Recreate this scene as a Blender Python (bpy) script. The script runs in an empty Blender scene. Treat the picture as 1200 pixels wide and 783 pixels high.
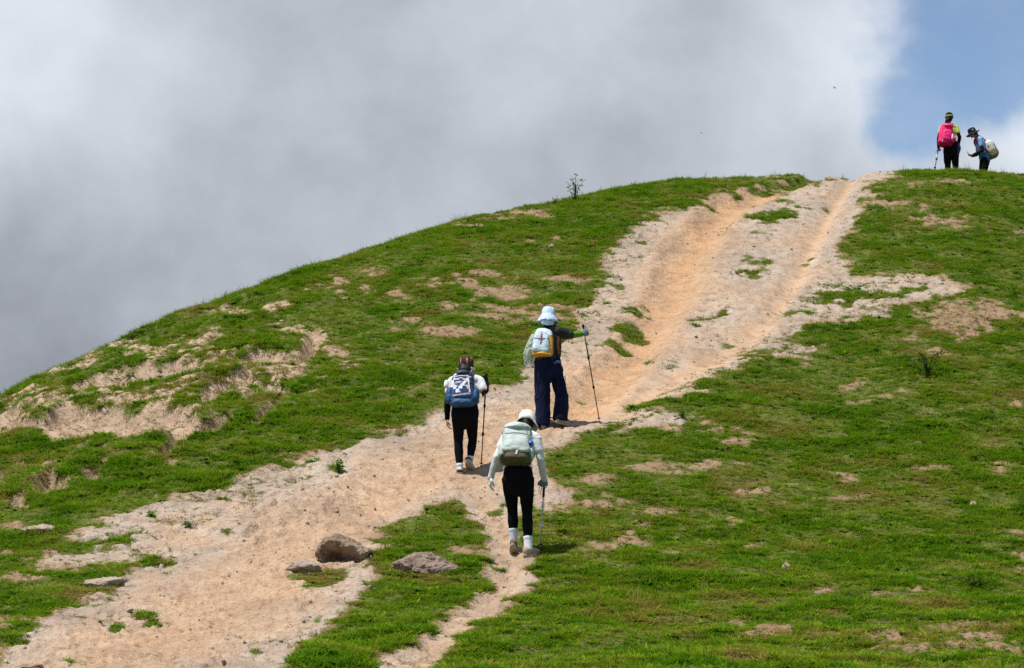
import bpy, math, random
import numpy as np
from mathutils import Vector, Matrix
random.seed(7)
rng = np.random.default_rng(11)
scene = bpy.context.scene
COL = scene.collection

# ------------------------------------------------------------------ camera model
F = 2240.0                       # focal length in pixels of a 1200 px wide picture
CU, CV = 600.0, 391.5
PITCH = math.radians(8.0)
CP, SP = math.cos(PITCH), math.sin(PITCH)

cam_d = bpy.data.cameras.new('camera')
cam_d.sensor_width = 36.0
cam_d.lens = 36.0 * F / 1200.0
cam_d.clip_start = 0.1
cam_d.clip_end = 9000.0
cam = bpy.data.objects.new('camera', cam_d)
COL.objects.link(cam)
cam.rotation_euler = (math.radians(90) + PITCH, 0, 0)
scene.camera = cam

def direction(u, v):
    X, Y = (u - CU) / F, (CV - v) / F
    d = Vector((X, CP - Y * SP, SP + Y * CP))
    return d.normalized()

# ------------------------------------------------------------------ numpy noise
def _hash(ix, iy, iz, seed):
    h = (ix.astype(np.int64) * 374761393 + iy.astype(np.int64) * 668265263
         + iz.astype(np.int64) * 2147483647 + seed * 1274126177) & 0xffffffff
    h = ((h ^ (h >> 13)) * 1274126177) & 0xffffffff
    h = ((h ^ (h >> 16)) * 2246822519) & 0xffffffff
    return ((h ^ (h >> 15)) & 0xffffff) / float(0xffffff)

def vnoise2(x, y, seed=0):
    ix, iy = np.floor(x), np.floor(y)
    fx, fy = x - ix, y - iy
    fx = fx * fx * fx * (fx * (fx * 6 - 15) + 10); fy = fy * fy * fy * (fy * (fy * 6 - 15) + 10)
    z = np.zeros_like(ix)
    a = _hash(ix, iy, z, seed); b = _hash(ix + 1, iy, z, seed)
    c = _hash(ix, iy + 1, z, seed); d = _hash(ix + 1, iy + 1, z, seed)
    return (a * (1 - fx) + b * fx) * (1 - fy) + (c * (1 - fx) + d * fx) * fy

def fbm2(x, y, seed=0, octv=4, gain=0.5):
    s = np.zeros_like(x); amp = 1.0; tot = 0.0
    for o in range(octv):
        ca, sa = math.cos(0.7 * o + .3), math.sin(0.7 * o + .3)
        k = 2.03 ** o
        s += amp * (vnoise2((x * ca - y * sa) * k + 13.7 * o, (x * sa + y * ca) * k - 7.1 * o, seed + o) * 2 - 1)
        tot += amp; amp *= gain
    return s / tot

def vnoise3(p, seed=0):
    i = np.floor(p); f = p - i
    f = f * f * (3 - 2 * f)
    x, y, z = i[:, 0], i[:, 1], i[:, 2]
    r = 0
    for dx in (0, 1):
        for dy in (0, 1):
            for dz in (0, 1):
                w = ((f[:, 0] if dx else 1 - f[:, 0]) * (f[:, 1] if dy else 1 - f[:, 1]) * (f[:, 2] if dz else 1 - f[:, 2]))
                r = r + w * _hash(x + dx, y + dy, z + dz, seed)
    return r * 2 - 1

def fbm3(p, seed=0, octv=3):
    s = 0; a = 1.0; t = 0
    for o in range(octv):
        s = s + a * vnoise3(p * 2.07 ** o + 5.3 * o, seed + o); t += a; a *= .5
    return s / t

def sstep(a, b, x):
    t = np.clip((x - a) / (b - a), 0, 1)
    return t * t * (3 - 2 * t)

# ------------------------------------------------------------------ the hill
SKY_U = np.array([-900, -500, -300, 0, 66, 120, 186, 240, 300, 360, 420, 480, 540, 600, 660, 720, 800, 880, 935, 962, 984, 1003, 1024, 1060, 1120, 1200, 1320, 1500, 1900, 2400.])
SKY_V = np.array([1100, 840, 680, 471, 436, 412, 382, 358, 336, 313, 297, 277, 259, 248, 235, 222, 212, 208, 206, 206, 209, 208, 202, 200, 200, 207, 225, 265, 400, 620.])
SKY_Z = np.interp(np.arange(-900, 2401, 5.), [-900, -300, 0, 300, 450, 600, 750, 960, 1200, 1500, 2400], [22, 28.5, 33, 38, 40.5, 43, 45.2, 47, 47, 45, 36])
_uu = np.arange(-900, 2401, 5.)
_k = np.exp(-0.5 * (np.arange(-12, 13) / 4.0) ** 2); _k /= _k.sum()
SKY_Z = np.convolve(np.pad(SKY_Z, 12, 'edge'), _k, 'valid')
_sv = np.interp(_uu, SKY_U, SKY_V)
_k2 = np.exp(-0.5 * (np.arange(-4, 5) / 1.6) ** 2); _k2 /= _k2.sum()
_sv = np.convolve(np.pad(_sv, 4, 'edge'), _k2, 'valid')

GS = np.array([-.2, 0, .1, .209, .3, .385, .5, .6, .7, .8, .88, .94, .98, 1.0])
GV = np.array([-.26, 0, .122, .248, .360, .470, .596, .695, .783, .865, .928, .970, .993, 1.0])
_gs = np.linspace(-.2, 1.0, 601); _gv = np.interp(_gs, GS, GV)
_k3 = np.exp(-0.5 * (np.arange(-30, 31) / 12.) ** 2); _k3 /= _k3.sum()
_gv2 = np.convolve(np.pad(_gv, 30, 'reflect', reflect_type='odd'), _k3, 'valid')
_gv2 = _gv2 + (1 - _gv2[-1]) * sstep(.9, 1., _gs)

Z0 = 15.0
def Vfun(u, Z):
    zs = np.interp(u, _uu, SKY_Z); vs = np.interp(u, _uu, _sv)
    s = (Z - Z0) / (zs - Z0)
    v = 783 + (vs - 783) * np.interp(np.clip(s, -.2, 1), _gs, _gv2)
    dz = np.maximum(Z - zs, 0)
    v = v + np.where(dz < 12, 1.0 * dz * dz, 144 + 24 * (dz - 12))
    return v

def base_point(u, Z):
    """pixel column and camera depth -> world x, y, z of the smooth hill"""
    Zc = np.maximum(Z, Z0 - 2.5)
    v = Vfun(u, Zc)
    yc = (CV - v) / F * Zc
    y = Zc * CP - yc * SP
    z = Zc * SP + yc * CP
    x = (u - CU) / F * Zc
    near = Z < Zc
    t = np.clip(Z / Zc, 0, 1)
    # below the camera the hill eases out to standing height
    x = np.where(near, (u - CU) / F * (Z + (Zc - Z) * .25), x)
    y = np.where(near, y * t, y)
    z = np.where(near, -1.75 + (z + 1.75) * t ** 1.5, z)
    return x, y, z, v

# ---- masks drawn on the ground: where turf is worn away ---------------------------------
def C(ox, oy, k, pts): return [(ox + a / k, oy + b / k) for a, b in pts]
PATH = [(984, 204), (960, 212), (925, 219), (880, 223), (845, 227), (830, 238), (812, 241), (790, 252), (760, 262), (735, 272),
        (718, 290), (706, 308), (716, 322), (702, 340), (690, 352), (672, 364), (684, 380), (668, 398), (640, 410), (616, 430), (604, 448), (575, 456),
        (530, 476), (480, 500), (400, 527), (345, 542), (300, 560), (232, 582), (150, 602), (112, 618), (82, 632), (95, 641), (60, 655), (48, 664),
        (100, 664), (180, 655), (150, 672), (141, 684), (126, 697), (80, 714), (36, 736), (27, 750), (7, 768), (-10, 800),
        (335, 800), (340, 768), (374, 740), (392, 725), (404, 712), (420, 695), (438, 680), (436, 665), (420, 655), (450, 642), (424, 633), (458, 616),
        (490, 601), (524, 585), (532, 584), (548, 603), (570, 627), (576, 645), (570, 662), (573, 685), (542, 714), (516, 737), (482, 764), (444, 772), (436, 800),
        (490, 800), (530, 757), (556, 732), (588, 722), (590, 712), (606, 697), (630, 677), (627, 657), (612, 640), (608, 622), (600, 606), (622, 600), (646, 602), (640, 592),
        (676, 582), (650, 572), (640, 560), (636, 540), (642, 522), (670, 511), (702, 502), (747, 501), (800, 497), (810, 488), (775, 477), (728, 474),
        (767, 463), (826, 457), (775, 453), (833, 443), (866, 431), (893, 420), (940, 417), (966, 407), (925, 402), (890, 405), (943, 391), (945, 377), (1047, 374), (1040, 358),
        (1090, 350), (1127, 342), (1100, 324), (1067, 322), (1007, 327), (992, 318), (990, 306), (975, 291), (987, 277), (1012, 250), (1000, 243),
        (1024, 231), (1007, 223), (1020, 213), (1048, 205), (1052, 196), (1040, 190), (1003, 196)]
cl = lambda *p: C(0, 380, 3, p)
BARE = [PATH,
    cl((318, 195), (400, 162), (480, 150), (590, 130), (700, 140), (690, 157), (560, 180), (480, 197), (430, 215), (330, 222)),
    cl((-60, 330), (0, 312), (50, 300), (70, 338), (150, 342), (210, 300), (260, 285), (330, 297), (420, 290), (490, 312), (580, 300), (670, 310), (690, 352), (820, 315), (830, 342), (780, 370), (700, 372), (630, 400), (580, 470), (550, 462), (590, 400), (600, 362), (520, 372), (430, 392), (380, 372), (300, 384), (190, 402), (130, 372), (0, 382), (-60, 390)),
    cl((650, 240), (720, 210), (850, 180), (882, 165), (880, 212), (800, 236), (740, 278), (708, 288), (700, 252)),
    cl((840, 122), (900, 100), (1000, 112), (1060, 90), (1098, 32), (1140, 40), (1112, 92), (1110, 112), (1040, 137), (940, 132)),
    cl((915, 215), (1010, 212), (992, 252), (955, 242)), cl((888, 338), (978, 275), (985, 290), (905, 345)),
    cl((-60, 500), (5, 495), (22, 522), (0, 565), (-60, 570)), cl((125, 545), (182, 498), (200, 540), (246, 562), (140, 594)), cl((372, 488), (335, 552), (250, 552), (300, 520)),
    cl((160, 222), (270, 212), (318, 195), (300, 246), (250, 240)), cl((30, 610), (80, 600), (90, 635), (40, 640)),
    [(1108, 356), (1150, 352), (1195, 366), (1192, 374), (1160, 380), (1145, 398), (1118, 392), (1085, 380), (1070, 374)],
    [(1072, 254), (1100, 248), (1135, 256), (1128, 264), (1085, 263)], [(1018, 238), (1060, 232), (1092, 234), (1085, 240), (1040, 242)]]
BARE_E = [(398, 335, 9, 9), (442, 322, 9, 4), (430, 338, 8, 4), (468, 345, 9, 3), (506, 333, 14, 4), (550, 332, 8, 6), (567, 341, 14, 4), (604, 343, 20, 5),
    (526, 357, 7, 3), (535, 389, 9, 4), (552, 388, 7, 3), (480, 374, 10, 4), (405, 428, 10, 4), (392, 414, 9, 4), (640, 371, 16, 5), (318, 362, 12, 6), (278, 366, 10, 4),
    (172, 408, 10, 3), (242, 399, 16, 4), (702, 558, 18, 5), (765, 545, 16, 5), (793, 552, 20, 5), (828, 546, 14, 4), (750, 634, 18, 4), (865, 512, 12, 4),
    (840, 497, 14, 4), (640, 598, 9, 4), (1042, 746, 18, 6), (1160, 745, 18, 8), (1062, 696, 24, 5), (905, 737, 14, 4), (1092, 552, 10, 3), (1175, 548, 12, 4),
    (1080, 520, 10, 3), (1190, 475, 10, 4), (990, 555, 9, 3), (870, 545, 10, 3), (770, 598, 14, 3), (855, 616, 10, 3), (20, 617, 12, 4), (22, 680, 16, 5), (1130, 395, 10, 5),
    (1062, 400, 12, 3), (1100, 412, 10, 3), (340, 386, 14, 4), (505, 384, 12, 4), (590, 372, 9, 3), (700, 640, 6, 2), (960, 690, 9, 2), (640, 770, 12, 3)]
c2 = lambda *p: C(0, 580, 3, p)
GRASS = [c2((340, 185), (400, 160), (420, 125), (470, 115), (492, 132), (455, 165), (420, 195)), c2((1008, 262), (1100, 248), (1205, 255), (1205, 296), (1090, 300), (1060, 290)),
    [(877, 250), (905, 243), (940, 240), (947, 245), (915, 252), (907, 263), (886, 267), (890, 255)], [(715, 385), (730, 373), (750, 371), (764, 390), (740, 393)],
    [(866, 319), (880, 313), (901, 311), (900, 316), (880, 321)], [(868, 308), (880, 300), (905, 300), (905, 306), (880, 309)], [(812, 377), (826, 370), (848, 366), (846, 371), (830, 378)],
    [(693, 404), (715, 398), (736, 400), (733, 408), (700, 409)], [(945, 348), (990, 333), (1030, 338), (1086, 333), (1087, 343), (1030, 352), (965, 356)],
    [(920, 365), (945, 360), (950, 366), (925, 369)], [(735, 362), (752, 359), (754, 364), (738, 366)], [(697, 503), (715, 493), (738, 494), (740, 500), (720, 505)], [(660, 385), (676, 376), (684, 382), (672, 392)],
    c2((0, 490), (40, 480), (75, 500), (120, 520), (70, 530), (20, 560), (0, 560)), c2((125, 222), (200, 190), (280, 175), (350, 170), (330, 190), (240, 205), (200, 226)),
    [(430, 660), (445, 640), (470, 634), (474, 660), (440, 680)], [(735, 468), (770, 460), (790, 458), (790, 464), (760, 470)], [(870, 410), (910, 404), (930, 410), (900, 418), (875, 418)]]
GRASS_E = [(180, 606, 9, 4), (222, 615, 6, 3), (273, 609, 7, 2), (230, 598, 8, 2), (257, 587, 7, 4), (258, 600, 6, 4), (297, 586, 16, 3), (263, 628, 6, 2), (230, 646, 10, 2),
    (200, 658, 7, 3), (218, 662, 5, 2), (196, 670, 6, 2), (140, 672, 6, 3), (180, 727, 9, 4), (167, 718, 10, 3), (137, 735, 6, 4), (102, 707, 7, 4), (119, 715, 8, 4), (80, 776, 6, 2),
    (197, 775, 10, 2), (303, 756, 7, 3), (328, 760, 11, 2), (300, 763, 7, 3), (297, 774, 8, 2), (373, 721, 5, 2), (340, 565, 18, 3), (312, 571, 14, 3), (395, 550, 9, 5), (366, 557, 9, 2),
    (950, 300, 7, 3), (942, 306, 6, 3), (893, 366, 7, 2), (858, 400, 9, 2), (700, 330, 12, 2), (712, 352, 10, 3), (690, 340, 8, 3), (725, 335, 7, 2), (742, 300, 7, 2), (745, 282, 8, 2),
    (815, 245, 6, 3), (838, 233, 8, 2), (865, 226, 6, 2), (918, 232, 8, 3), (967, 243, 6, 4), (850, 260, 6, 2), (606, 462, 8, 2), (680, 455, 9, 2), (760, 415, 8, 2), (700, 418, 8, 2),
    (785, 425, 7, 2), (625, 578, 6, 3), (586, 595, 8, 4), (578, 600, 8, 5), (592, 583, 6, 3), (577, 668, 7, 2), (1008, 350, 8, 3), (1012, 360, 7, 3), (1050, 355, 8, 3), (1015, 320, 16, 4), (1100, 374, 12, 3),
    (1160, 388, 9, 3), (1040, 366, 10, 2), (990, 372, 12, 3), (1140, 366, 10, 3), (960, 396, 20, 3), (905, 410, 14, 2), (1040, 204, 9, 2), (940, 215, 6, 2), (95, 658, 12, 3)]

G0U, G0V, GSTEP = -120., 170., 2.
GU = np.arange(G0U, 1321, GSTEP); GVv = np.arange(G0V, 821, GSTEP)
MU, MV = np.meshgrid(GU, GVv)
ASP = 1.6        # the ground is seen at a grazing angle: rows count for more than columns
def poly_sdf(poly):
    P = np.array(poly, float); px, py = MU, MV * ASP
    d2 = np.full(MU.shape, 1e12); inside = np.zeros(MU.shape, bool)
    n = len(P)
    for i in range(n):
        ax, ay = P[i][0], P[i][1] * ASP; bx, by = P[(i + 1) % n][0], P[(i + 1) % n][1] * ASP
        ex, ey = bx - ax, by - ay
        t = np.clip(((px - ax) * ex + (py - ay) * ey) / (ex * ex + ey * ey + 1e-9), 0, 1)
        d2 = np.minimum(d2, (px - ax - t * ex) ** 2 + (py - ay - t * ey) ** 2)
        c = (ay > py) != (by > py)
        inside ^= c & (px < (bx - ax) * (py - ay) / (by - ay + 1e-12) + ax)
    d = np.sqrt(d2)
    return np.where(inside, d, -d)
def ell_sdf(e):
    u, v, a, b = e
    r = np.sqrt(((MU - u) / a) ** 2 + ((MV - v) / b) ** 2)
    return (1 - r) * min(a, b * ASP)
PATH_SD = poly_sdf(PATH)
SD = PATH_SD.copy()
for p in BARE[1:]: SD = np.maximum(SD, poly_sdf(p) * (1.9 if BARE.index(p) < 12 else 1.0) + (3 if BARE.index(p) < 12 else -2))
for e in ((60, 478, 60, 14), (165, 468, 60, 12), (232, 452, 40, 12), (190, 425, 60, 7), (285, 436, 40, 10)): SD = np.maximum(SD, ell_sdf(e) * .25 - 3)
for e in BARE_E: SD = np.maximum(SD, ell_sdf(e) * 1.25 - 1)
for p in GRASS: SD = np.minimum(SD, -poly_sdf(p))
for e in GRASS_E: SD = np.minimum(SD, -ell_sdf(e) * 2.2 + 4)
def line_field(L):
    best = np.zeros(MU.shape)
    for (a, b) in zip(L[:-1], L[1:]):
        ex, ey = b[0] - a[0], (b[1] - a[1]) * ASP
        t = np.clip(((MU - a[0]) * ex + (MV - a[1]) * ASP * ey) / (ex * ex + ey * ey + 1e-9), 0, 1)
        d = np.hypot(MU - a[0] - t * ex, (MV - a[1]) * ASP - t * ey)
        w = a[2] + (b[2] - a[2]) * t
        best = np.maximum(best, np.exp(-(d / w) ** 2))
    return best
GULLY = line_field([(962, 206, 8), (905, 222, 13), (852, 240, 20), (826, 268, 27), (802, 300, 32), (790, 335, 32), (770, 372, 30), (735, 420, 32), (680, 468, 34)])
LOWER = line_field([(680, 468, 34), (610, 505, 34), (540, 540, 30), (460, 580, 36), (385, 640, 46), (300, 690, 64), (205, 740, 70), (120, 790, 70)])
TRACK = line_field([(1000, 207, 6), (978, 238, 9), (956, 275, 11), (932, 325, 12), (906, 365, 14), (870, 402, 17), (800, 437, 20), (720, 476, 26)])
BRANCH = line_field([(550, 560, 16), (575, 600, 16), (598, 640, 16), (600, 670, 18), (570, 712, 20), (520, 755, 24), (470, 800, 24)])
RUBBLE = line_field([(400, 585, 26), (330, 605, 34), (300, 640, 34)])
MOT = np.maximum(line_field([(950, 350, 26), (1010, 345, 34), (1080, 352, 40), (1170, 382, 40)]), line_field([(1000, 392, 24), (900, 412, 24), (800, 462, 22), (740, 485, 14)]))
MOT = np.maximum(MOT, line_field([(730, 280, 16), (705, 315, 20), (690, 350, 24), (668, 385, 22)]))
MOT = np.maximum(MOT, line_field([(345, 560, 16), (240, 600, 22), (130, 650, 26), (110, 710, 22)]))
BANK = np.zeros(MU.shape)
for p in BARE[1:12]: BANK = np.maximum(BANK, sstep(-8, 8, poly_sdf(p)))

def samp(field, u, v):
    x = np.clip((u - G0U) / GSTEP, 0, len(GU) - 1.001); y = np.clip((v - G0V) / GSTEP, 0, len(GVv) - 1.001)
    i = x.astype(int); j = y.astype(int); fx = x - i; fy = y - j
    return (field[j, i] * (1 - fx) + field[j, i + 1] * fx) * (1 - fy) + (field[j + 1, i] * (1 - fx) + field[j + 1, i + 1] * fx) * fy

def masks(u, v, x, y):
    raw = samp(SD, u, v)
    n = fbm2(x * 1.3, y * 1.3, 3, 3) * 9 + fbm2(x * 4.0, y * 4.6, 31, 3) * 21
    n = n * (1 - .45 * samp(BANK, u, v)); sd = raw * 1.15 + n * (1 - .45 * sstep(12, 30, raw)) + 1.0
    inrng = sstep(G0U - 10, G0U + 30, u) * (1 - sstep(1290, 1330, u))
    wild = fbm2(x * .55, y * .8, 77, 4)
    sd = np.maximum(sd, (wild - .46) * 36 + fbm2(x * 4.0, y * 4.6, 31, 3) * 20 - 4)                       # small worn spots anywhere in the turf
    sd = np.where(inrng < .5, np.minimum(sd, (wild - .42) * 40), sd)
    bare = sstep(-11, 9, sd)
    return bare, sd

def disp(u, v, x, y, bare):
    g = samp(GULLY, u, v); lo = samp(LOWER, u, v); t = samp(TRACK, u, v); br = samp(BRANCH, u, v); rb = samp(RUBBLE, u, v); bk = samp(BANK, u, v)
    psd = samp(PATH_SD, u, v)
    d = .045 * fbm2(x * .55, y * .55, 5, 3)
    turf = .055 * fbm2(x * 1.5, y * 1.9, 8, 4) + .03 * fbm2(x * 4.2, y * 4.2, 9, 2)
    soil = .022 * fbm2(x * 2.2, y * 2.2, 12, 4) + .014 * fbm2(x * 7, y * 7, 13, 3)
    led = fbm2(x * 1.1, y * 2.4, 14, 3) * 3.2; led = led - np.floor(led); soil = soil + .05 * sstep(0, .85, led) * (1 - sstep(.9, 1., led)) * (1 - t) * (1 - .6 * g)
    soil = soil + .012 * fbm2(x * 13, y * 13, 15, 2) + rb * .09 * np.abs(fbm2(x * 4.5, y * 4.5, 17, 3)) * 2 - .01
    d = d + turf * (1 - bare) + soil * bare
    d = d - .025 * sstep(-6, 16, psd) - .18 * g * (1 + .25 * fbm2(x * 1.4, y * .8, 19, 3)) - .03 * lo - .08 * t - .03 * br + .05 * sstep(.05, .35, g) * (1 - sstep(.35, .7, g))
    left = sstep(420, 300, u) * sstep(590, 560, v)
    d = d - .30 * bk * bare + left * (.15 * fbm2(x * .9, y * .9, 21, 3) + .09 * np.abs(fbm2(x * 2.6, y * 2.6, 22, 3)))
    fade = sstep(9, 14, np.hypot(x, y))
    return d * fade

def ground(u, Z):
    u = np.atleast_1d(np.asarray(u, float)); Z = np.atleast_1d(np.asarray(Z, float))
    x, y, z, v = base_point(u, Z)
    b, sd = masks(u, v, x, y)
    return x, y, z + disp(u, v, x, y, b), v, b, sd

def Z_at(u, v):
    lo, hi = 12.6, float(np.interp(u, _uu, SKY_Z))
    for _ in range(50):
        m = .5 * (lo + hi)
        if float(Vfun(np.array(u), np.array(m))) > v: lo = m
        else: hi = m
    return .5 * (lo + hi)

def spot(u, v=None, Z=None):
    if Z is None:
        vt = v; best = None
        for _ in range(8):
            Z = Z_at(u, vt); x, y, z, _, _, _ = ground(u, Z)
            zc = y[0] * CP + z[0] * SP; err = v - (CV - F * (z[0] * CP - y[0] * SP) / zc)
            if best is None or abs(err) < best[0]: best = (abs(err), Z)
            vt += err * .8
        Z = best[1]
    x, y, z, _, _, _ = ground(u, Z)
    return Vector((x[0], y[0], z[0])), Z

def H(x, y):
    """height of the ground at a world x, y"""
    Z = y * CP + 1.0; u = CU
    z = 0
    for _ in range(12):
        Z = max(y * CP + z * SP, 3.0); u = CU + x * F / Z
        bx, by, z_, _ = base_point(np.array([u]), np.array([Z])); z = float(z_[0])
    return float(ground(u, Z)[2][0])

# ------------------------------------------------------------------ object helpers
def tag(o, label=None, cat=None, group=None, kind=None):
    if label: o['label'] = label
    if cat: o['category'] = cat
    if group: o['group'] = group
    if kind: o['kind'] = kind
    return o

def empty(name, loc, rot=None):
    o = bpy.data.objects.new(name, None); o.empty_display_size = .2
    COL.objects.link(o); o.location = loc
    if rot is not None: o.rotation_euler = rot
    return o

def mesh_obj(name, verts, faces, mat, parent=None, smooth=True, link=True):
    me = bpy.data.meshes.new(name)
    me.from_pydata([tuple(v) for v in verts], [], [tuple(f) for f in faces])
    mats = mat if isinstance(mat, (list, tuple)) else [mat]
    for m in mats:
        if m: me.materials.append(m)
    if smooth: me.polygons.foreach_set('use_smooth', [True] * len(me.polygons))
    me.update()
    o = bpy.data.objects.new(name, me)
    if link: COL.objects.link(o)
    if parent: o.parent = parent
    return o

class MB:
    def __init__(s): s.v = []; s.f = []
    def add(s, v, f):
        b = len(s.v); s.v += [Vector(p) for p in v]; s.f += [[i + b for i in q] for q in f]; return s
    def tube(s, path, radii, right=Vector((1, 0, 0)), n=14, cap=.7):
        path = [Vector(p) for p in path]; rings = []
        radii = [(r, r) if not isinstance(r, (tuple, list)) else r for r in radii]
        m = len(path)
        for i in range(m):
            t = (path[min(i + 1, m - 1)] - path[max(i - 1, 0)]).normalized()
            r = Vector(right)
            if abs(r.dot(t)) > .92: r = Vector((0, 0, 1)) if abs(t.z) < .9 else Vector((0, 1, 0))
            sx = (r - t * r.dot(t)).normalized(); sy = t.cross(sx)
            rings.append((path[i], sx, sy, radii[i][0], radii[i][1], t))
        if cap:
            p, sx, sy, a, b, t = rings[0]; q = min(a, b) * cap
            rings.insert(0, (p - t * q * .72, sx, sy, a * .72, b * .72, t)); rings.insert(0, (p - t * q, sx, sy, a * .3, b * .3, t))
            p, sx, sy, a, b, t = rings[-1]; q = min(a, b) * cap
            rings.append((p + t * q * .72, sx, sy, a * .72, b * .72, t)); rings.append((p + t * q, sx, sy, a * .3, b * .3, t))
        v = []; f = []
        for (p, sx, sy, a, b, t) in rings:
            for k in range(n):
                w = 2 * math.pi * k / n
                v.append(p + sx * (a * math.cos(w)) + sy * (b * math.sin(w)))
        R = len(rings)
        for i in range(R - 1):
            for k in range(n):
                k2 = (k + 1) % n
                f.append([i * n + k, i * n + k2, (i + 1) * n + k2, (i + 1) * n + k])
        f.append(list(range(n))[::-1]); f.append([(R - 1) * n + k for k in range(n)])
        return s.add(v, f)
    def ellipsoid(s, c, r, M=None, n=20, e=1.0):
        c = Vector(c); M = M or Matrix.Identity(3); v = []; f = []
        sp = lambda a: math.copysign(abs(a) ** e, a)
        h = n // 2 + 2
        for i in range(h + 1):
            th = math.pi * i / h - math.pi / 2
            th = max(-1.5, min(1.5, th))
            for k in range(n):
                ph = 2 * math.pi * k / n
                v.append(c + M @ Vector((r[0] * sp(math.cos(th)) * sp(math.cos(ph)), r[1] * sp(math.cos(th)) * sp(math.sin(ph)), r[2] * sp(math.sin(th)))))
        for i in range(h):
            for k in range(n):
                k2 = (k + 1) % n
                f.append([i * n + k, i * n + k2, (i + 1) * n + k2, (i + 1) * n + k])
        f.append(list(range(n))[::-1]); f.append([h * n + k for k in range(n)])
        return s.add(v, f)
    def lathe(s, prof, M=None, c=Vector((0, 0, 0)), n=36, warp=None, sq=1.0):
        M = M or Matrix.Identity(3); v = []; f = []
        for j, (r, h) in enumerate(prof):
            for k in range(n):
                a = 2 * math.pi * k / n
                rr, hh = (warp(r, h, a) if warp else (r, h))
                v.append(Vector(c) + M @ Vector((rr * math.cos(a), rr * sq * math.sin(a), hh)))
        for j in range(len(prof) - 1):
            for k in range(n):
                k2 = (k + 1) % n
                f.append([j * n + k, j * n + k2, (j + 1) * n + k2, (j + 1) * n + k])
        return s.add(v, f)
    def build(s, name, mat, parent=None, smooth=True): return mesh_obj(name, s.v, s.f, mat, parent, smooth)

def crumple(o, amp=.006, sc=22., seed=0):
    me = o.data; n = len(me.vertices); co = np.empty(n * 3); no = np.empty(n * 3)
    me.vertices.foreach_get('co', co); me.vertex_normals.foreach_get('vector', no); co = co.reshape(-1, 3); no = no.reshape(-1, 3)
    w = (.5 - np.abs(fbm3(co * sc, seed, 3))) * 1.2 + fbm3(co * sc * .4, seed + 3, 2) * .8
    me.vertices.foreach_set('co', (co + no * (w * amp)[:, None]).ravel()); me.update(); return o

def fuse(name, mb, mat, parent, voxel=.007, smooth=4, wrinkle=0., wscale=9., wstretch=(1, 1, 1), seed=0):
    """melt overlapping closed shapes into one continuous surface"""
    o = mesh_obj(name, mb.v, mb.f, None, None)
    m = o.modifiers.new('r', 'REMESH'); m.mode = 'VOXEL'; m.voxel_size = voxel; m.use_smooth_shade = True
    m2 = o.modifiers.new('s', 'SMOOTH'); m2.iterations = smooth; m2.factor = .5
    dg = bpy.context.evaluated_depsgraph_get(); dg.update()
    me = bpy.data.meshes.new_from_object(o.evaluated_get(dg))
    old = o.data; o.modifiers.clear(); o.data = me; bpy.data.meshes.remove(old)
    me.name = name
    mats = mat if isinstance(mat, (list, tuple)) else [mat]
    me.materials.clear()
    for q in mats: me.materials.append(q)
    n = len(me.vertices)
    if wrinkle and n:
        co = np.empty(n * 3); no = np.empty(n * 3)
        me.vertices.foreach_get('co', co); me.vertex_normals.foreach_get('vector', no)
        co = co.reshape(-1, 3); no = no.reshape(-1, 3)
        q = co * wscale * np.array(wstretch)
        warp = np.stack([fbm3(q * .5 + 9, seed + 5, 2)] * 3, 1) * 1.2
        w = 1 - np.abs(fbm3(q + warp, seed, 3)) * 2.4
        co = co + no * (w * wrinkle)[:, None]
        me.vertices.foreach_set('co', co.ravel())
    me.polygons.foreach_set('use_smooth', [True] * len(me.polygons)); me.update()
    if parent: o.parent = parent
    return o

# ------------------------------------------------------------------ materials
def new_mat(name):
    m = bpy.data.materials.new(name); m.use_nodes = True
    nt = m.node_tree; b = nt.nodes['Principled BSDF']
    return m, nt, b
def N(nt, t, **kw):
    n = nt.nodes.new(t)
    for k, v in kw.items(): setattr(n, k, v)
    return n
def ramp(nt, fac, stops, interp='LINEAR'):
    r = N(nt, 'ShaderNodeValToRGB'); r.color_ramp.interpolation = interp
    el = r.color_ramp.elements
    while len(el) < len(stops): el.new(.5)
    for e, (p, c) in zip(el, stops): e.position = p; e.color = (*c, 1) if len(c) == 3 else c
    nt.links.new(fac, r.inputs[0]); return r
def noise(nt, vec, scale, detail=4, rough=.55, dim='3D'):
    n = N(nt, 'ShaderNodeTexNoise'); n.inputs['Scale'].default_value = scale; n.inputs['Detail'].default_value = detail; n.inputs['Roughness'].default_value = rough
    if vec: nt.links.new(vec, n.inputs['Vector'])
    return n
def math_(nt, op, a, b=None, clamp=False):
    n = N(nt, 'ShaderNodeMath', operation=op); n.use_clamp = clamp
    for i, x in enumerate((a, b)):
        if x is None: continue
        if isinstance(x, (int, float)): n.inputs[i].default_value = x
        else: nt.links.new(x, n.inputs[i])
    return n.outputs[0]
def mixc(nt, fac, a, b, mode='MIX'):
    n = N(nt, 'ShaderNodeMix', data_type='RGBA', blend_type=mode)
    for sock, x in ((n.inputs[0], fac), (n.inputs[6], a), (n.inputs[7], b)):
        if isinstance(x, (int, float)): sock.default_value = x
        elif isinstance(x, tuple): sock.default_value = (*x, 1)
        else: nt.links.new(x, sock)
    return n.outputs[2]
def bump(nt, h, strength, dist, bsdf, prev=None):
    b = N(nt, 'ShaderNodeBump'); b.inputs['Strength'].default_value = strength; b.inputs['Distance'].default_value = dist
    nt.links.new(h, b.inputs['Height'])
    if prev: nt.links.new(prev, b.inputs['Normal'])
    if bsdf: nt.links.new(b.outputs[0], bsdf.inputs['Normal'])
    return b.outputs[0]

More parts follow.
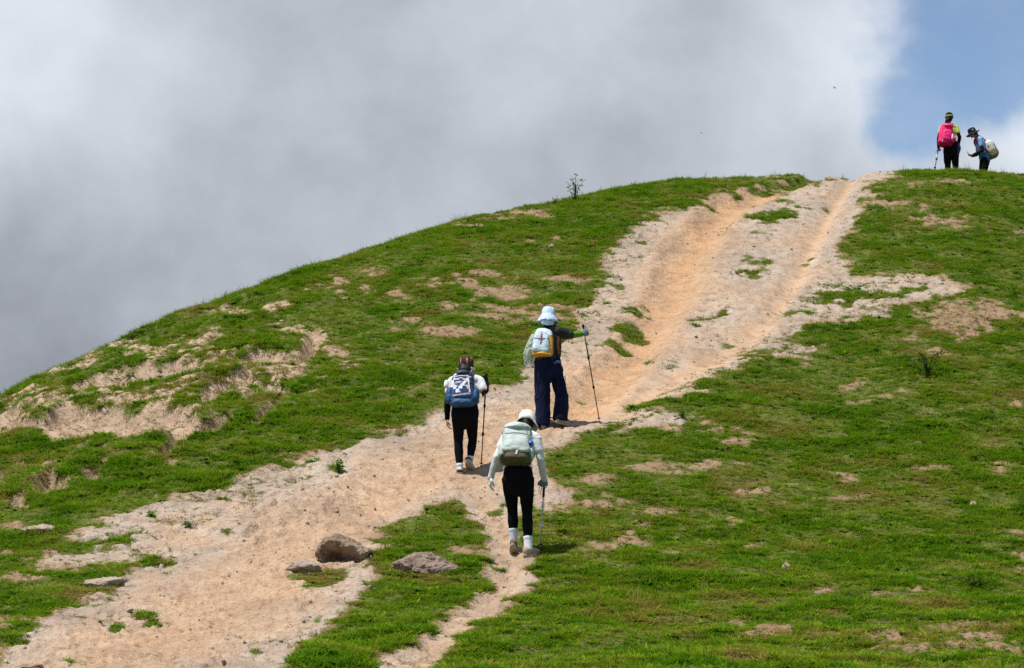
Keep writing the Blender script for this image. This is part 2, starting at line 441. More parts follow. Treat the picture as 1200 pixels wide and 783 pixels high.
def fabric(name, col, rough=.85, var=.18, scale=40., weave=600., sheen=.0, spec=.1, dirt=None):
    m, nt, b = new_mat(name)
    tc = N(nt, 'ShaderNodeTexCoord').outputs['Object']
    n1 = noise(nt, tc, scale * .25, 5); n2 = noise(nt, tc, weave, 2)
    d = tuple(c * (1 - var) for c in col); l = tuple(min(1, c * (1 + var)) for c in col)
    c = ramp(nt, n1.outputs[0], [(.3, d), (.7, l)]).outputs[0]
    if dirt:
        n3 = noise(nt, tc, 5., 6, .65)
        f = math_(nt, 'MULTIPLY', ramp(nt, n3.outputs[0], [(.5, (0, 0, 0)), (.75, (1, 1, 1))]).outputs[0], dirt[1])
        c = mixc(nt, f, c, dirt[0])
    nt.links.new(c, b.inputs['Base Color'])
    b.inputs['Roughness'].default_value = rough; b.inputs['Specular IOR Level'].default_value = spec
    h = math_(nt, 'ADD', n1.outputs[0], math_(nt, 'MULTIPLY', n2.outputs[0], .15))
    bump(nt, h, .35, .012, b)
    return m
DUST = ((.42, .33, .24), .45)
M = {}
M['skin'] = fabric('skin', (.36, .19, .12), .55, .06, 30, 300, spec=.35)
M['hair'] = fabric('dark_hair', (.010, .007, .006), .55, .3, 120, 900, spec=.2)
M['white'] = fabric('white_cotton', (.64, .64, .66), .85, .04)
M['white_hat'] = fabric('white_hat_cloth', (.62, .59, .55), .85, .04)
M['blue_white'] = fabric('pale_blue_hat_cloth', (.47, .58, .72), .85, .05)
M['grey_sleeve'] = fabric('pale_grey_sleeve', (.55, .57, .59), .8, .08)
M['black'] = fabric('black_stretch', (.0060, .0060, .0075), .9, .3, 30, spec=.04)
M['navy'] = fabric('navy_cloth', (.0065, .0095, .032), .9, .35, 26)
M['navy_light'] = fabric('faded_navy_pocket', (.05, .08, .17), .8, .2)
M['sock'] = fabric('white_sock', (.60, .62, .68), .9, .07, 60, 400)
M['shoe_brown'] = fabric('brown_suede', (.15, .10, .065), .8, .2, 60, dirt=DUST)
M['shoe_beige'] = fabric('beige_shoe', (.38, .30, .22), .8, .15, 60, dirt=DUST)
M['shoe_white'] = fabric('dusty_white_shoe', (.52, .48, .42), .7, .15, 60, dirt=DUST)
M['shoe_dark'] = fabric('dark_shoe_panel', (.05, .045, .045), .7, .2, 60)
M['sole'] = fabric('dusty_rubber_sole', (.33, .27, .20), .8, .15, 80)
M['pack_sage'] = fabric('sage_grey_nylon', (.40, .46, .43), .6, .1, 30, spec=.35)
M['pack_sage_dark'] = fabric('sage_grey_strap', (.20, .25, .23), .7, .15)
M['olive'] = fabric('olive_brown_nylon', (.085, .078, .05), .65, .2, 40)
M['tan_tag'] = fabric('pale_leather_tag', (.62, .52, .38), .6, .1)
M['orange'] = fabric('orange_tag', (.65, .25, .05), .6, .1)
M['bottle_blue'] = fabric('blue_bottle_label', (.02, .10, .50), .35, .1, spec=.5)
M['pack_navy'] = fabric('navy_nylon', (.012, .020, .065), .6, .2, spec=.35)
M['pack_blue'] = fabric('blue_nylon', (.012, .060, .165), .6, .15, spec=.35)
M['pack_white'] = fabric('white_print_nylon', (.66, .67, .72), .6, .08, spec=.35)
M['pack_pink'] = fabric('pale_pink_print_nylon', (.62, .45, .46), .6, .08)
M['maroon'] = fabric('maroon_brown_cap', (.060, .024, .020), .8, .4, 40)
M['cap_streak'] = fabric('rosy_cap_streak', (.30, .19, .16), .8, .3, 40)
M['pack_ice'] = fabric('ice_blue_nylon', (.54, .66, .74), .6, .06, spec=.35)
M['mustard'] = fabric('mustard_nylon', (.56, .29, .035), .6, .12, spec=.35)
M['red'] = fabric('red_tag', (.62, .07, .05), .6, .1)
M['steel_blue'] = fabric('slate_blue_strap', (.06, .14, .24), .6, .1)
M['green'] = fabric('bright_green_knit', (.10, .24, .012), .8, .15)
M['charcoal'] = fabric('charcoal_jacket', (.028, .029, .026), .65, .3, 26)
M['rust'] = fabric('rust_brown_lining', (.075, .028, .012), .8, .3)
M['glove_grey'] = fabric('grey_blue_glove', (.15, .18, .24), .8, .2)
M['pink'] = fabric('hot_pink_nylon', (.78, .012, .15), .55, .12, spec=.35)
M['crimson'] = fabric('dark_crimson_nylon', (.30, .010, .05), .6, .2)
M['lime'] = fabric('lime_yellow_shirt', (.42, .48, .09), .8, .08)
M['yellow_band'] = fabric('yellow_headband', (.30, .31, .08), .8, .08)
M['dark_navy'] = fabric('midnight_blue_hat', (.010, .012, .022), .8, .2)
M['sky_shirt'] = fabric('light_blue_shirt', (.20, .36, .62), .8, .08)
M['teal_shirt'] = fabric('deep_blue_shirt', (.02, .10, .22), .8, .15)
M['cream'] = fabric('cream_nylon', (.62, .63, .54), .6, .08)
M['pack_green'] = fabric('pale_green_nylon', (.36, .46, .36), .6, .1)
M['pack_brown'] = fabric('khaki_brown_nylon', (.20, .16, .09), .6, .2)
M['grip'] = fabric('black_foam_grip', (.015, .015, .016), .8, .2)
def metal(name, col, rough=.35, met=.7):
    m, nt, b = new_mat(name)
    tc = N(nt, 'ShaderNodeTexCoord').outputs['Object']; n = noise(nt, tc, 30, 4)
    nt.links.new(ramp(nt, n.outputs[0], [(.3, tuple(c * .85 for c in col)), (.7, col)]).outputs[0], b.inputs['Base Color'])
    b.inputs['Metallic'].default_value = met; b.inputs['Roughness'].default_value = rough
    return m
M['shaft_dark'] = metal('dark_bronze_shaft', (.09, .075, .05))
M['shaft_black'] = metal('black_shaft', (.05, .05, .045))
M['shaft_silver'] = metal('silver_blue_shaft', (.62, .68, .78), .4, .5)
M['tip'] = metal('steel_tip', (.4, .38, .34))
M['phone'] = metal('black_phone_case', (.02, .02, .022), .3, .0)
def film():
    m, nt, b = new_mat('milky_plastic_film')
    tc = N(nt, 'ShaderNodeTexCoord').outputs['Object']; n = noise(nt, tc, 22, 5)
    b.inputs['Base Color'].default_value = (.62, .64, .64, 1); b.inputs['Roughness'].default_value = .35
    nt.links.new(ramp(nt, n.outputs[0], [(.35, (.22,) * 3), (.7, (.6,) * 3)]).outputs[0], b.inputs['Alpha'])
    bump(nt, n.outputs[0], .5, .02, b)
    return m
M['film'] = film()

def ground_mat():
    m, nt, b = new_mat('hill_ground')
    tc = N(nt, 'ShaderNodeTexCoord').outputs['Object']
    at = lambda n: N(nt, 'ShaderNodeAttribute', attribute_name=n).outputs['Fac']
    bare, ora, pale = at('bare'), at('ochre'), at('crust')
    n_big = noise(nt, tc, .9, 5, .6).outputs[0]; n_mid = noise(nt, tc, 4.5, 6, .62).outputs[0]; n_fine = noise(nt, tc, 26, 5, .65).outputs[0]; n_grit = noise(nt, tc, 110, 3, .6).outputs[0]
    soil = ramp(nt, n_mid, [(.28, (.30, .205, .135)), (.5, (.385, .275, .19)), (.75, (.44, .33, .245))]).outputs[0]
    ochre = ramp(nt, n_mid, [(.25, (.36, .175, .075)), (.5, (.42, .255, .14)), (.75, (.46, .305, .19))]).outputs[0]
    crust = ramp(nt, n_mid, [(.25, (.26, .205, .16)), (.5, (.355, .285, .225)), (.75, (.42, .35, .29))]).outputs[0]
    of = math_(nt, 'MULTIPLY', ora, math_(nt, 'ADD', math_(nt, 'MULTIPLY', n_big, 1.3), .25), True)
    c = mixc(nt, math_(nt, 'MULTIPLY', pale, 1.0, True), soil, crust)
    c = mixc(nt, of, c, ochre)
    # grit, darker crumbs, pale stones, dark flecks of litter and painted ledge shade
    g = ramp(nt, n_fine, [(.33, (.62, .58, .54)), (.47, (1, 1, 1)), (.70, (1.2, 1.19, 1.18))]).outputs[0]
    c = mixc(nt, math_(nt, 'MULTIPLY', math_(nt, 'ADD', n_big, .05), 1.1, True), c, g, 'MULTIPLY')
    c = mixc(nt, 1., c, ramp(nt, n_big, [(.3, (.80, .79, .79)), (.5, (1, 1, 1)), (.7, (1.1, 1.1, 1.1))]).outputs[0], 'MULTIPLY')
    vor = N(nt, 'ShaderNodeTexVoronoi', feature='F1'); vor.inputs['Scale'].default_value = 15.; nt.links.new(tc, vor.inputs['Vector'])
    peb = ramp(nt, vor.outputs['Distance'], [(.12, (1, 1, 1)), (.22, (0, 0, 0))]).outputs[0]
    sel = ramp(nt, noise(nt, tc, 3., 3).outputs[0], [(.52, (0, 0, 0)), (.62, (1, 1, 1))]).outputs[0]
    c = mixc(nt, math_(nt, 'MULTIPLY', math_(nt, 'MULTIPLY', peb, sel), .45), c, (.50, .42, .34))
    org = ramp(nt, noise(nt, tc, 2.3, 7, .7).outputs[0], [(.57, (0, 0, 0)), (.70, (1, 1, 1))]).outputs[0]
    c = mixc(nt, math_(nt, 'MULTIPLY', org, .5), c, (.17, .12, .075))
    spk = ramp(nt, noise(nt, tc, 8., 7, .75).outputs[0], [(.57, (0, 0, 0)), (.64, (1, 1, 1))]).outputs[0]  # dark litter flecks that also paint in the shade of small ledges
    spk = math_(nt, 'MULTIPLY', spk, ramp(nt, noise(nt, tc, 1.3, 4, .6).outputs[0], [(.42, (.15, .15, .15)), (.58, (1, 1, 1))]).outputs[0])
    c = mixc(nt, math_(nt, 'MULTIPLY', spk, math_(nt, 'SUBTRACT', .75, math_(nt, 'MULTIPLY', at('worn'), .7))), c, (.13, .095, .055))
    c = mixc(nt, math_(nt, 'MULTIPLY', at('turfsoil'), .75), c, (.23, .145, .085))
    thatch = ramp(nt, n_fine, [(.3, (.045, .065, .008)), (.5, (.095, .110, .020)), (.72, (.19, .15, .05))]).outputs[0]
    edge = math_(nt, 'ADD', bare, math_(nt, 'MULTIPLY', math_(nt, 'SUBTRACT', n_fine, .5), .9))
    ef = ramp(nt, edge, [(.26, (0, 0, 0)), (.74, (1, 1, 1))]).outputs[0]
    c = mixc(nt, ef, thatch, c)
    nt.links.new(c, b.inputs['Base Color'])
    b.inputs['Roughness'].default_value = .95; b.inputs['Specular IOR Level'].default_value = .12
    h = math_(nt, 'ADD', math_(nt, 'MULTIPLY', n_mid, .55), math_(nt, 'ADD', math_(nt, 'MULTIPLY', n_fine, .15), math_(nt, 'ADD', math_(nt, 'MULTIPLY', n_grit, .03), math_(nt, 'MULTIPLY', peb, .06))))
    smooth = at('worn')
    bp = N(nt, 'ShaderNodeBump'); bp.inputs['Distance'].default_value = .16
    nt.links.new(math_(nt, 'SUBTRACT', .95, math_(nt, 'MULTIPLY', smooth, .6)), bp.inputs['Strength'])
    nt.links.new(h, bp.inputs['Height']); nt.links.new(bp.outputs[0], b.inputs['Normal'])
    return m
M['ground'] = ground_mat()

def rock_mat(name, dark, mid, light, scale=6.):
    m, nt, b = new_mat(name)
    tc = N(nt, 'ShaderNodeTexCoord').outputs['Object']
    n1 = noise(nt, tc, scale, 8, .65).outputs[0]; n2 = noise(nt, tc, scale * 7, 5, .65).outputs[0]
    c = ramp(nt, n1, [(.3, dark), (.52, mid), (.72, light)]).outputs[0]
    c = mixc(nt, .7, c, ramp(nt, n2, [(.3, (.5, .48, .46)), (.55, (1, 1, 1)), (.7, (1.2, 1.18, 1.15))]).outputs[0], 'MULTIPLY')
    nt.links.new(c, b.inputs['Base Color']); b.inputs['Roughness'].default_value = .92; b.inputs['Specular IOR Level'].default_value = .15
    bump(nt, math_(nt, 'ADD', n1, math_(nt, 'MULTIPLY', n2, .3)), .8, .06, b)
    return m
M['rock_brown'] = rock_mat('brown_rock', (.12, .08, .05), (.26, .185, .125), (.37, .29, .21))
M['rock_grey'] = rock_mat('mauve_grey_rock', (.15, .105, .08), (.28, .205, .165), (.37, .29, .24), 12)
M['rock_pale'] = rock_mat('pale_rock', (.26, .19, .14), (.37, .29, .225), (.44, .37, .31))

def leaf_mat(name, stops, trans=.35, use_inst=True):
    m, nt, b = new_mat(name)
    out = nt.nodes['Material Output']
    if use_inst:
        t = N(nt, 'ShaderNodeAttribute', attribute_name='tint', attribute_type='INSTANCER').outputs['Fac']
        hgt = N(nt, 'ShaderNodeAttribute', attribute_name='tipfac').outputs['Fac']
        tc = N(nt, 'ShaderNodeTexCoord').outputs['Object']
        t = math_(nt, 'ADD', t, math_(nt, 'MULTIPLY', math_(nt, 'SUBTRACT', N(nt, 'ShaderNodeAttribute', attribute_name='blade').outputs['Fac'], .5), .34))
        c = ramp(nt, t, stops).outputs[0]
    else:
        oi = N(nt, 'ShaderNodeTexCoord').outputs['Object']
        c = ramp(nt, noise(nt, oi, 9., 3).outputs[0], stops).outputs[0]
    nt.links.new(c, b.inputs['Base Color']); b.inputs['Roughness'].default_value = .7; b.inputs['Specular IOR Level'].default_value = .06
    tr = N(nt, 'ShaderNodeBsdfTranslucent'); nt.links.new(mixc(nt, .5, c, (.10, .20, .01)), tr.inputs['Color'])
    mx = N(nt, 'ShaderNodeMixShader'); mx.inputs[0].default_value = trans
    nt.links.new(b.outputs[0], mx.inputs[1]); nt.links.new(tr.outputs[0], mx.inputs[2]); nt.links.new(mx.outputs[0], out.inputs[0])
    return m
GRASS_STOPS = [(0., (.026, .075, .003)), (.2, (.070, .185, .003)), (.46, (.160, .290, .004)), (.63, (.215, .285, .008)), (.80, (.26, .20, .035)), (1., (.33, .20, .08))]
M['grass'] = leaf_mat('pasture_grass', GRASS_STOPS)
M['leaf_dark'] = leaf_mat('dark_shrub_leaf', [(.3, (.018, .035, .012)), (.6, (.045, .065, .018)), (.8, (.10, .09, .02))], .2, False)
M['leaf_weed'] = leaf_mat('weed_leaf', [(.3, (.05, .13, .016)), (.6, (.09, .20, .025)), (.8, (.16, .24, .04))], .35, False)
M['leaf_olive'] = leaf_mat('olive_shrub_leaf', [(.3, (.03, .05, .012)), (.6, (.075, .10, .022)), (.8, (.16, .13, .03))], .3, False)
M['stem'] = fabric('woody_stem', (.055, .038, .025), .9, .3)

# ------------------------------------------------------------------ terrain mesh
us = np.concatenate([np.arange(-900, -160, 20), np.arange(-160, 1360, 3.), np.arange(1360, 2401, 20)])
zs = np.concatenate([np.arange(.6, 12.5, .5), np.arange(12.5, 30, .06), np.arange(30, 52, .085), np.arange(52, 66, .5), np.arange(66, 130, 3.)])
UU, ZZ = np.meshgrid(us, zs)
sh = UU.shape
x, y, z, v, b, sd = ground(UU.ravel(), ZZ.ravel())
co = np.stack([x, y, z], 1)
me = bpy.data.meshes.new('hill')
nv = len(co); nr, nc = sh
me.vertices.add(nv); me.vertices.foreach_set('co', co.ravel())
idx = np.arange(nv).reshape(sh)
q = np.stack([idx[:-1, :-1], idx[:-1, 1:], idx[1:, 1:], idx[1:, :-1]], -1).reshape(-1, 4)
me.loops.add(q.size); me.loops.foreach_set('vertex_index', q.ravel())
me.polygons.add(len(q)); me.polygons.foreach_set('loop_start', np.arange(len(q)) * 4)
me.update(calc_edges=True); me.validate()
me.polygons.foreach_set('use_smooth', np.ones(len(me.polygons), bool))
u_, v_ = UU.ravel(), v
fu = sstep(-140, -100, u_) * (1 - sstep(1290, 1320, u_)) * sstep(172, 190, v_)
ochre = np.clip(np.maximum(samp(GULLY, u_, v_) * 1.05, np.maximum(samp(LOWER, u_, v_) * .42, samp(TRACK, u_, v_) * .42)) + samp(BRANCH, u_, v_) * .15, 0, 1) * fu
crust = np.clip(sstep(.5, .1, ochre) * sstep(48, 2, sd) * 1.0 * (1 - samp(BRANCH, u_, v_)), 0, 1) * sstep(-4, 4, samp(PATH_SD, u_, v_))
turfsoil = sstep(6, -10, samp(PATH_SD, u_, v_)) * (1 - samp(BANK, u_, v_)) * (1 - sstep(440, 340, u_) * sstep(520, 480, v_))
worn = np.clip(samp(TRACK, u_, v_) * 1.3, 0, 1) * fu
for nme, arr in (('bare', b), ('ochre', ochre), ('crust', crust), ('worn', worn), ('turfsoil', turfsoil)):
    a = me.attributes.new(nme, 'FLOAT', 'POINT'); a.data.foreach_set('value', arr.astype(np.float32))
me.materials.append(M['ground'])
hill = bpy.data.objects.new('hill', me); COL.objects.link(hill)
tag(hill, 'steep grassy hill with a worn sandy path up to the crest', 'hill', kind='structure')

# lowland beyond and below the hill, out to the horizon
lm, lnt, lb = new_mat('lowland_meadow')
ltc = N(lnt, 'ShaderNodeTexCoord').outputs['Object']
lnt.links.new(ramp(lnt, noise(lnt, ltc, .02, 8, .6).outputs[0], [(.35, (.03, .055, .012)), (.6, (.06, .09, .02)), (.8, (.12, .10, .05))]).outputs[0], lb.inputs['Base Color'])
lb.inputs['Roughness'].default_value = .95
pl = MB(); R = 4000.
ring = [(0, 0)] + [(R * math.cos(i * math.pi / 32), R * math.sin(i * math.pi / 32)) for i in range(64)]
pl.add([(p[0], p[1] + 40, -30.) for p in ring], [[0, i + 1, (i + 1) % 64 + 1] for i in range(64)])
tag(pl.build('lowland', lm, None, False), 'green lowland far below the hill', 'ground', kind='structure')

# ------------------------------------------------------------------ grass
def blade(V, FC, AT, base, ang, L, w, lean, curl, r, segs=3):
    d = Vector((math.cos(ang), math.sin(ang), 0)); sdv = Vector((-math.sin(ang + r.uniform(-.6, .6)), math.cos(ang), 0)).normalized()
    p = Vector(base); a = lean; i0 = len(V); bid = r.random()
    for k in range(segs + 1):
        ww = w * (1 - (k / segs) ** 1.5 * .98)
        V.append(p - sdv * ww / 2); V.append(p + sdv * ww / 2); AT.append((k / segs, bid)); AT.append((k / segs, bid))
        a += curl / segs
        p = p + (d * math.sin(a) + Vector((0, 0, 1)) * math.cos(a)) * (L / segs)
    for k in range(segs): FC.append([i0 + 2 * k, i0 + 2 * k + 1, i0 + 2 * k + 3, i0 + 2 * k + 2])

def tuft(kind, seed):
    r = random.Random(seed); V = []; FC = []; AT = []
    if kind == 'short':
        for _ in range(16):
            a = r.uniform(0, 6.283); q = r.uniform(0, .035)
            blade(V, FC, AT, (q * math.cos(a), q * math.sin(a), -.008), a + r.uniform(-.8, .8), r.uniform(.03, .062), r.uniform(.004, .007), r.uniform(.25, .95), r.uniform(.2, .9), r)
    elif kind == 'dense':
        for _ in range(22):
            a = r.uniform(0, 6.283); q = r.uniform(0, .03)
            blade(V, FC, AT, (q * math.cos(a), q * math.sin(a), -.008), a + r.uniform(-.6, .6), r.uniform(.045, .085), r.uniform(.004, .008), r.uniform(.15, .75), r.uniform(.5, 1.4), r)
    elif kind == 'flat':
        for _ in range(18):
            a = r.uniform(0, 6.283); q = r.uniform(0, .05)
            blade(V, FC, AT, (q * math.cos(a), q * math.sin(a), 0.0), a, r.uniform(.03, .07), r.uniform(.004, .007), r.uniform(.9, 1.3), r.uniform(0, .4), r)
    elif kind == 'herb':
        for _ in range(11):
            a = r.uniform(0, 6.283); q = r.uniform(0, .02)
            blade(V, FC, AT, (q * math.cos(a), q * math.sin(a), 0.0), a, r.uniform(.04, .075), r.uniform(.016, .026), r.uniform(.5, 1.1), r.uniform(.2, .8), r)
    elif kind == 'tall':
        for _ in range(9):
            a = r.uniform(0, 6.283); q = r.uniform(0, .02)
            blade(V, FC, AT, (q * math.cos(a), q * math.sin(a), -.01), a, r.uniform(.08, .19), r.uniform(.003, .005), r.uniform(.05, .3), r.uniform(.1, .7), r, 4)
    o = mesh_obj('tuft_source', V, FC, M['grass'], None, True, link=False)
    for j, nm in enumerate(('tipfac', 'blade')):
        a = o.data.attributes.new(nm, 'FLOAT', 'POINT'); a.data.foreach_set('value', [t[j] for t in AT])
    return o

def scatter(name, pts, rot, scl, var, tint, sources, label, cat):
    me = bpy.data.meshes.new(name); n = len(pts)
    me.vertices.add(n); me.vertices.foreach_set('co', pts.astype(np.float32).ravel())
    for nm, ty, arr, key in (('rot', 'FLOAT_VECTOR', rot, 'vector'), ('scl', 'FLOAT_VECTOR', scl, 'vector'), ('var', 'INT', var, 'value'), ('tint', 'FLOAT', tint, 'value')):
        a = me.attributes.new(nm, ty, 'POINT'); a.data.foreach_set(key, np.ascontiguousarray(arr).ravel())
    o = bpy.data.objects.new(name, me); COL.objects.link(o)
    ng = bpy.data.node_groups.new(name + '_scatter', 'GeometryNodeTree')
    ng.interface.new_socket('Geometry', in_out='INPUT', socket_type='NodeSocketGeometry'); ng.interface.new_socket('Geometry', in_out='OUTPUT', socket_type='NodeSocketGeometry')
    gi = ng.nodes.new('NodeGroupInput'); go = ng.nodes.new('NodeGroupOutput'); jn = ng.nodes.new('GeometryNodeJoinGeometry')
    def attr(nm, ty):
        a = ng.nodes.new('GeometryNodeInputNamedAttribute'); a.data_type = ty; a.inputs['Name'].default_value = nm; return a.outputs[0]
    av, ar, as_ = attr('var', 'INT'), attr('rot', 'FLOAT_VECTOR'), attr('scl', 'FLOAT_VECTOR')
    e2r = ng.nodes.new('FunctionNodeEulerToRotation'); ng.links.new(ar, e2r.inputs[0])
    for i, s in enumerate(sources):
        cmp_ = ng.nodes.new('FunctionNodeCompare'); cmp_.data_type = 'INT'; cmp_.operation = 'EQUAL'
        ins = [q for q in cmp_.inputs if q.type == 'INT']; ng.links.new(av, ins[0]); ins[1].default_value = i
        oi = ng.nodes.new('GeometryNodeObjectInfo'); oi.inputs['Object'].default_value = s
        ip = ng.nodes.new('GeometryNodeInstanceOnPoints')
        ng.links.new(gi.outputs[0], ip.inputs['Points']); ng.links.new(cmp_.outputs[0], ip.inputs['Selection']); ng.links.new(oi.outputs['Geometry'], ip.inputs['Instance'])
        ng.links.new(e2r.outputs[0], ip.inputs['Rotation']); ng.links.new(as_, ip.inputs['Scale'])
        ng.links.new(ip.outputs[0], jn.inputs[0])
    ng.links.new(jn.outputs[0], go.inputs[0])
    o.modifiers.new('scatter', 'NODES').node_group = ng
    return tag(o, label, cat, kind='stuff')

KINDS = ['short', 'short', 'short', 'dense', 'dense', 'flat', 'flat', 'herb', 'tall']
sources = [tuft(k, 100 + i) for i, k in enumerate(KINDS)]
NC = 420000
u = rng.uniform(-110, 1310, NC); Z = 13.0 + (51.5 - 13.0) * rng.random(NC) ** 1.08
x, y, z, v, b, sd = ground(u, Z)
inframe = v < 900
clump = fbm2(x * 2.4, y * 2.4, 41, 3)                    # lush and thin turf
lush = fbm2(x * .5, y * .7, 43, 4)
r = rng.random(NC)
fine = fbm2(x * 12, y * 12, 33, 2)
p_grass = (1 - sstep(-8, 4, sd + 9 * fine)) * np.clip(.80 + .70 * clump + .40 * lush, .48, 1.)
p_grass = np.maximum(p_grass, .9 * np.clip(samp(MOT, u, v) * 1.4, 0, 1) * sstep(-.04, .10, fbm2(x * 3.2, y * 4.0, 57, 3) + .35 * fine))
outp = sstep(4, -8, samp(PATH_SD, u, v)) * (1 - .5 * samp(BANK, u, v))
p_grass = np.maximum(p_grass, outp * .60 * (fine > -.3))
p_grass = np.maximum(p_grass, .16 * sstep(-26, -2, -sd) * (fbm2(x * 3, y * 3, 55, 3) > .05))
keep = (r < p_grass) & inframe
# trampled edge: shorter grass near bare soil
u, x, y, z, v, sd, clump, lush, Z = [a[keep] for a in (u, x, y, z, v, sd, clump, lush, Z)]
n = len(u)
edge = sstep(-14, 1, sd)
size = (1.0 + .45 * clump + .25 * lush) * (1 - .30 * edge) * rng.uniform(.6, 1.3, n) * (1 + .25 * (Z - 15) / 33)
leftbank = sstep(420, 300, u) * sstep(600, 560, v); size *= 1 + .35 * leftbank
size = np.where(sd > 1, size * .74, size); size = np.clip(size, .3, 1.8)
dryn = fbm2(x * 1.1, y * 1.5, 61, 4)
tint = .40 + .24 * fbm2(x * .9, y * 1.2, 62, 3) + .22 * fbm2(x * 3.1, y * 3.1, 63, 2) + .24 * rng.standard_normal(n) * .8 + .22 * (sd > 1) + np.clip(dryn - .10, 0, 1) * 1.05 + .24 * edge - .10 * clump
tint = np.clip(tint, 0, 1)
k = rng.random(n)
var = np.full(n, 0)
var[k < .45] = rng.integers(0, 3, n)[k < .45]
var[(k >= .45) & (k < .68)] = 3 + rng.integers(0, 2, n)[(k >= .45) & (k < .68)]
var[(k >= .68) & (k < .955)] = 5 + rng.integers(0, 2, n)[(k >= .68) & (k < .955)]
var[(k >= .955) & (k < .9975)] = 7
var[k >= .9975] = 8
tint = np.where(var == 7, tint * .6, tint)
zs_u = np.interp(u, _uu, SKY_Z)
sky = (np.abs(Z - zs_u) < 1.5) & (rng.random(n) < .008); var[sky] = 8
rot = np.stack([rng.normal(0, .12, n), rng.normal(0, .12, n), rng.uniform(0, 6.283, n)], 1)
scl = np.stack([size * 1.15, size * 1.15, size * rng.uniform(.75, 1.1, n)], 1)
scatter('grass', np.stack([x, y, z], 1), rot, scl, var, tint, sources, 'short uneven green pasture grass covering the hillside', 'grass')
print('grass tufts', n)

# ------------------------------------------------------------------ loose crumbs of soil on the path
def rock_verts(seed, r=(1, 1, 1), sub=2, amp=.35, sc=1.1, flat=.0):
    import bmesh
    bm = bmesh.new(); bmesh.ops.create_icosphere(bm, subdivisions=sub, radius=1)
    P = np.array([v.co[:] for v in bm.verts]); Fc = [[v.index for v in f.verts] for f in bm.faces]; bm.free()
    rr = np.random.default_rng(seed)
    for _ in range(9):                                   # chipped flat faces
        nrm = rr.normal(size=3); nrm /= np.linalg.norm(nrm); d = rr.uniform(.62, .9)
        k = P @ nrm; P = P - np.outer(np.maximum(k - d, 0), nrm) * .9
    P = P * (1 + amp * fbm3(P * sc + seed * 3.1, seed, 4)[:, None]) + .0
    return P * np.array(r), Fc
peb_src = []
for i in range(4):
    P, Fc = rock_verts(300 + i, (.03, .024, .016), 2, .3)
    peb_src.append(mesh_obj('pebble_source', P, Fc, M['rock_pale'], None, True, link=False))
NP = 16000
u = rng.uniform(-100, 1300, NP); Z = rng.uniform(13.5, 47, NP)
x, y, z, v, b, sd = ground(u, Z)
dens = fbm2(x * 1.3, y * 1.3, 91, 3)
kp = (sd > 3) & (rng.random(NP) < np.clip(.10 + .5 * dens + .75 * samp(RUBBLE, u, v) + .1 * samp(LOWER, u, v), .02, 1))
u, x, y, z = [a[kp] for a in (u, x, y, z)]; n = len(u)
s = np.clip(rng.lognormal(-.45, .5, n), .25, 1.9)
scatter('pebbles', np.stack([x, y, z], 1), rng.uniform(0, 6.28, (n, 3)), np.stack([s, s, s], 1), rng.integers(0, 4, n), rng.random(n), peb_src, 'small stones and soil crumbs scattered over the sandy path', 'pebbles')

# ------------------------------------------------------------------ boulders and stones
def boulder(u, v, w, h, d, seed, mat, label, sub=5, sink=.3, rotz=0., amp=.28, cat='rock', dent=None, taper=0.):
    p, Z = spot(u, v)
    P, Fc = rock_verts(seed, (1, 1, 1), sub, amp, 1.3)
    if taper: P[:, 2] = np.where(P[:, 2] > 0, P[:, 2] * (1 - taper * sstep(-.3, 1., P[:, 0])), P[:, 2])
    ext = P.max(0) - P.min(0); P = (P - (P.max(0) + P.min(0)) / 2) / ext
    if dent is not None:
        for (c, rad, dep) in dent:
            dd = np.linalg.norm(P - np.array(c), axis=1); P[:, 1] += dep * np.exp(-(dd / rad) ** 2)
    P = P * np.array((w, d, h / (1 - sink))) 
    P = P + w * (.055 * (.5 - np.abs(fbm3(P * 5 / w, seed + 2, 4))) + .05 * fbm3(P * 11 / w, seed + 3, 4) + .022 * fbm3(P * 34 / w, seed + 4, 3))[:, None] * (P / (np.linalg.norm(P, axis=1)[:, None] + 1e-6))
    o = mesh_obj('boulder' if w > .3 else 'stone', P, Fc, mat)
    o.location = p + Vector((0, d * .35, h / (1 - sink) * (.5 - sink)))
    o.rotation_euler = (0, 0, rotz)
    return tag(o, label, cat)
px = lambda v: Z_at(500, v) / F
boulder(401, 659, .60, .29, .5, 5, M['rock_brown'], 'brown boulder with a dark hollow beside the sandy path', sub=6, taper=.5, amp=.25, dent=[((-.10, -.45, -.10), .24, .55), ((.30, -.4, -.25), .2, .12)], sink=.32)
boulder(497, 673, .68, .22, .55, 23, M['rock_grey'], 'flat mauve grey boulder lying in the wedge of grass', sub=6, taper=.62, amp=.2, sink=.34)
boulder(355, 671, .38, .14, .34, 31, M['rock_pale'], 'pale low rock left of the brown boulder', amp=.3, cat='rock')
boulder(46, 623, .48, .08, .4, 37, M['rock_pale'], 'pale flat rock on the grass at the left frame edge', amp=.2)
boulder(121, 689, .40, .11, .4, 41, M['rock_pale'], 'pale rock half buried at the tip of the left grass tongue', amp=.25)
boulder(1141, 594, .10, .075, .09, 43, M['rock_pale'], 'small pale stone alone in the grass at right', sub=4)
boulder(921, 667, .10, .07, .09, 44, M['rock_pale'], 'small buff stone in the grass midway right of the woman in white', sub=4)
boulder(646, 291, .14, .09, .12, 45, M['rock_pale'], 'small yellowish stone on the upper grass slope above the bucket hat', sub=4)
boulder(34, 783, .28, .05, .3, 47, M['rock_brown'], 'rough brown clod of earth in the lower left corner', sub=5, amp=.45)

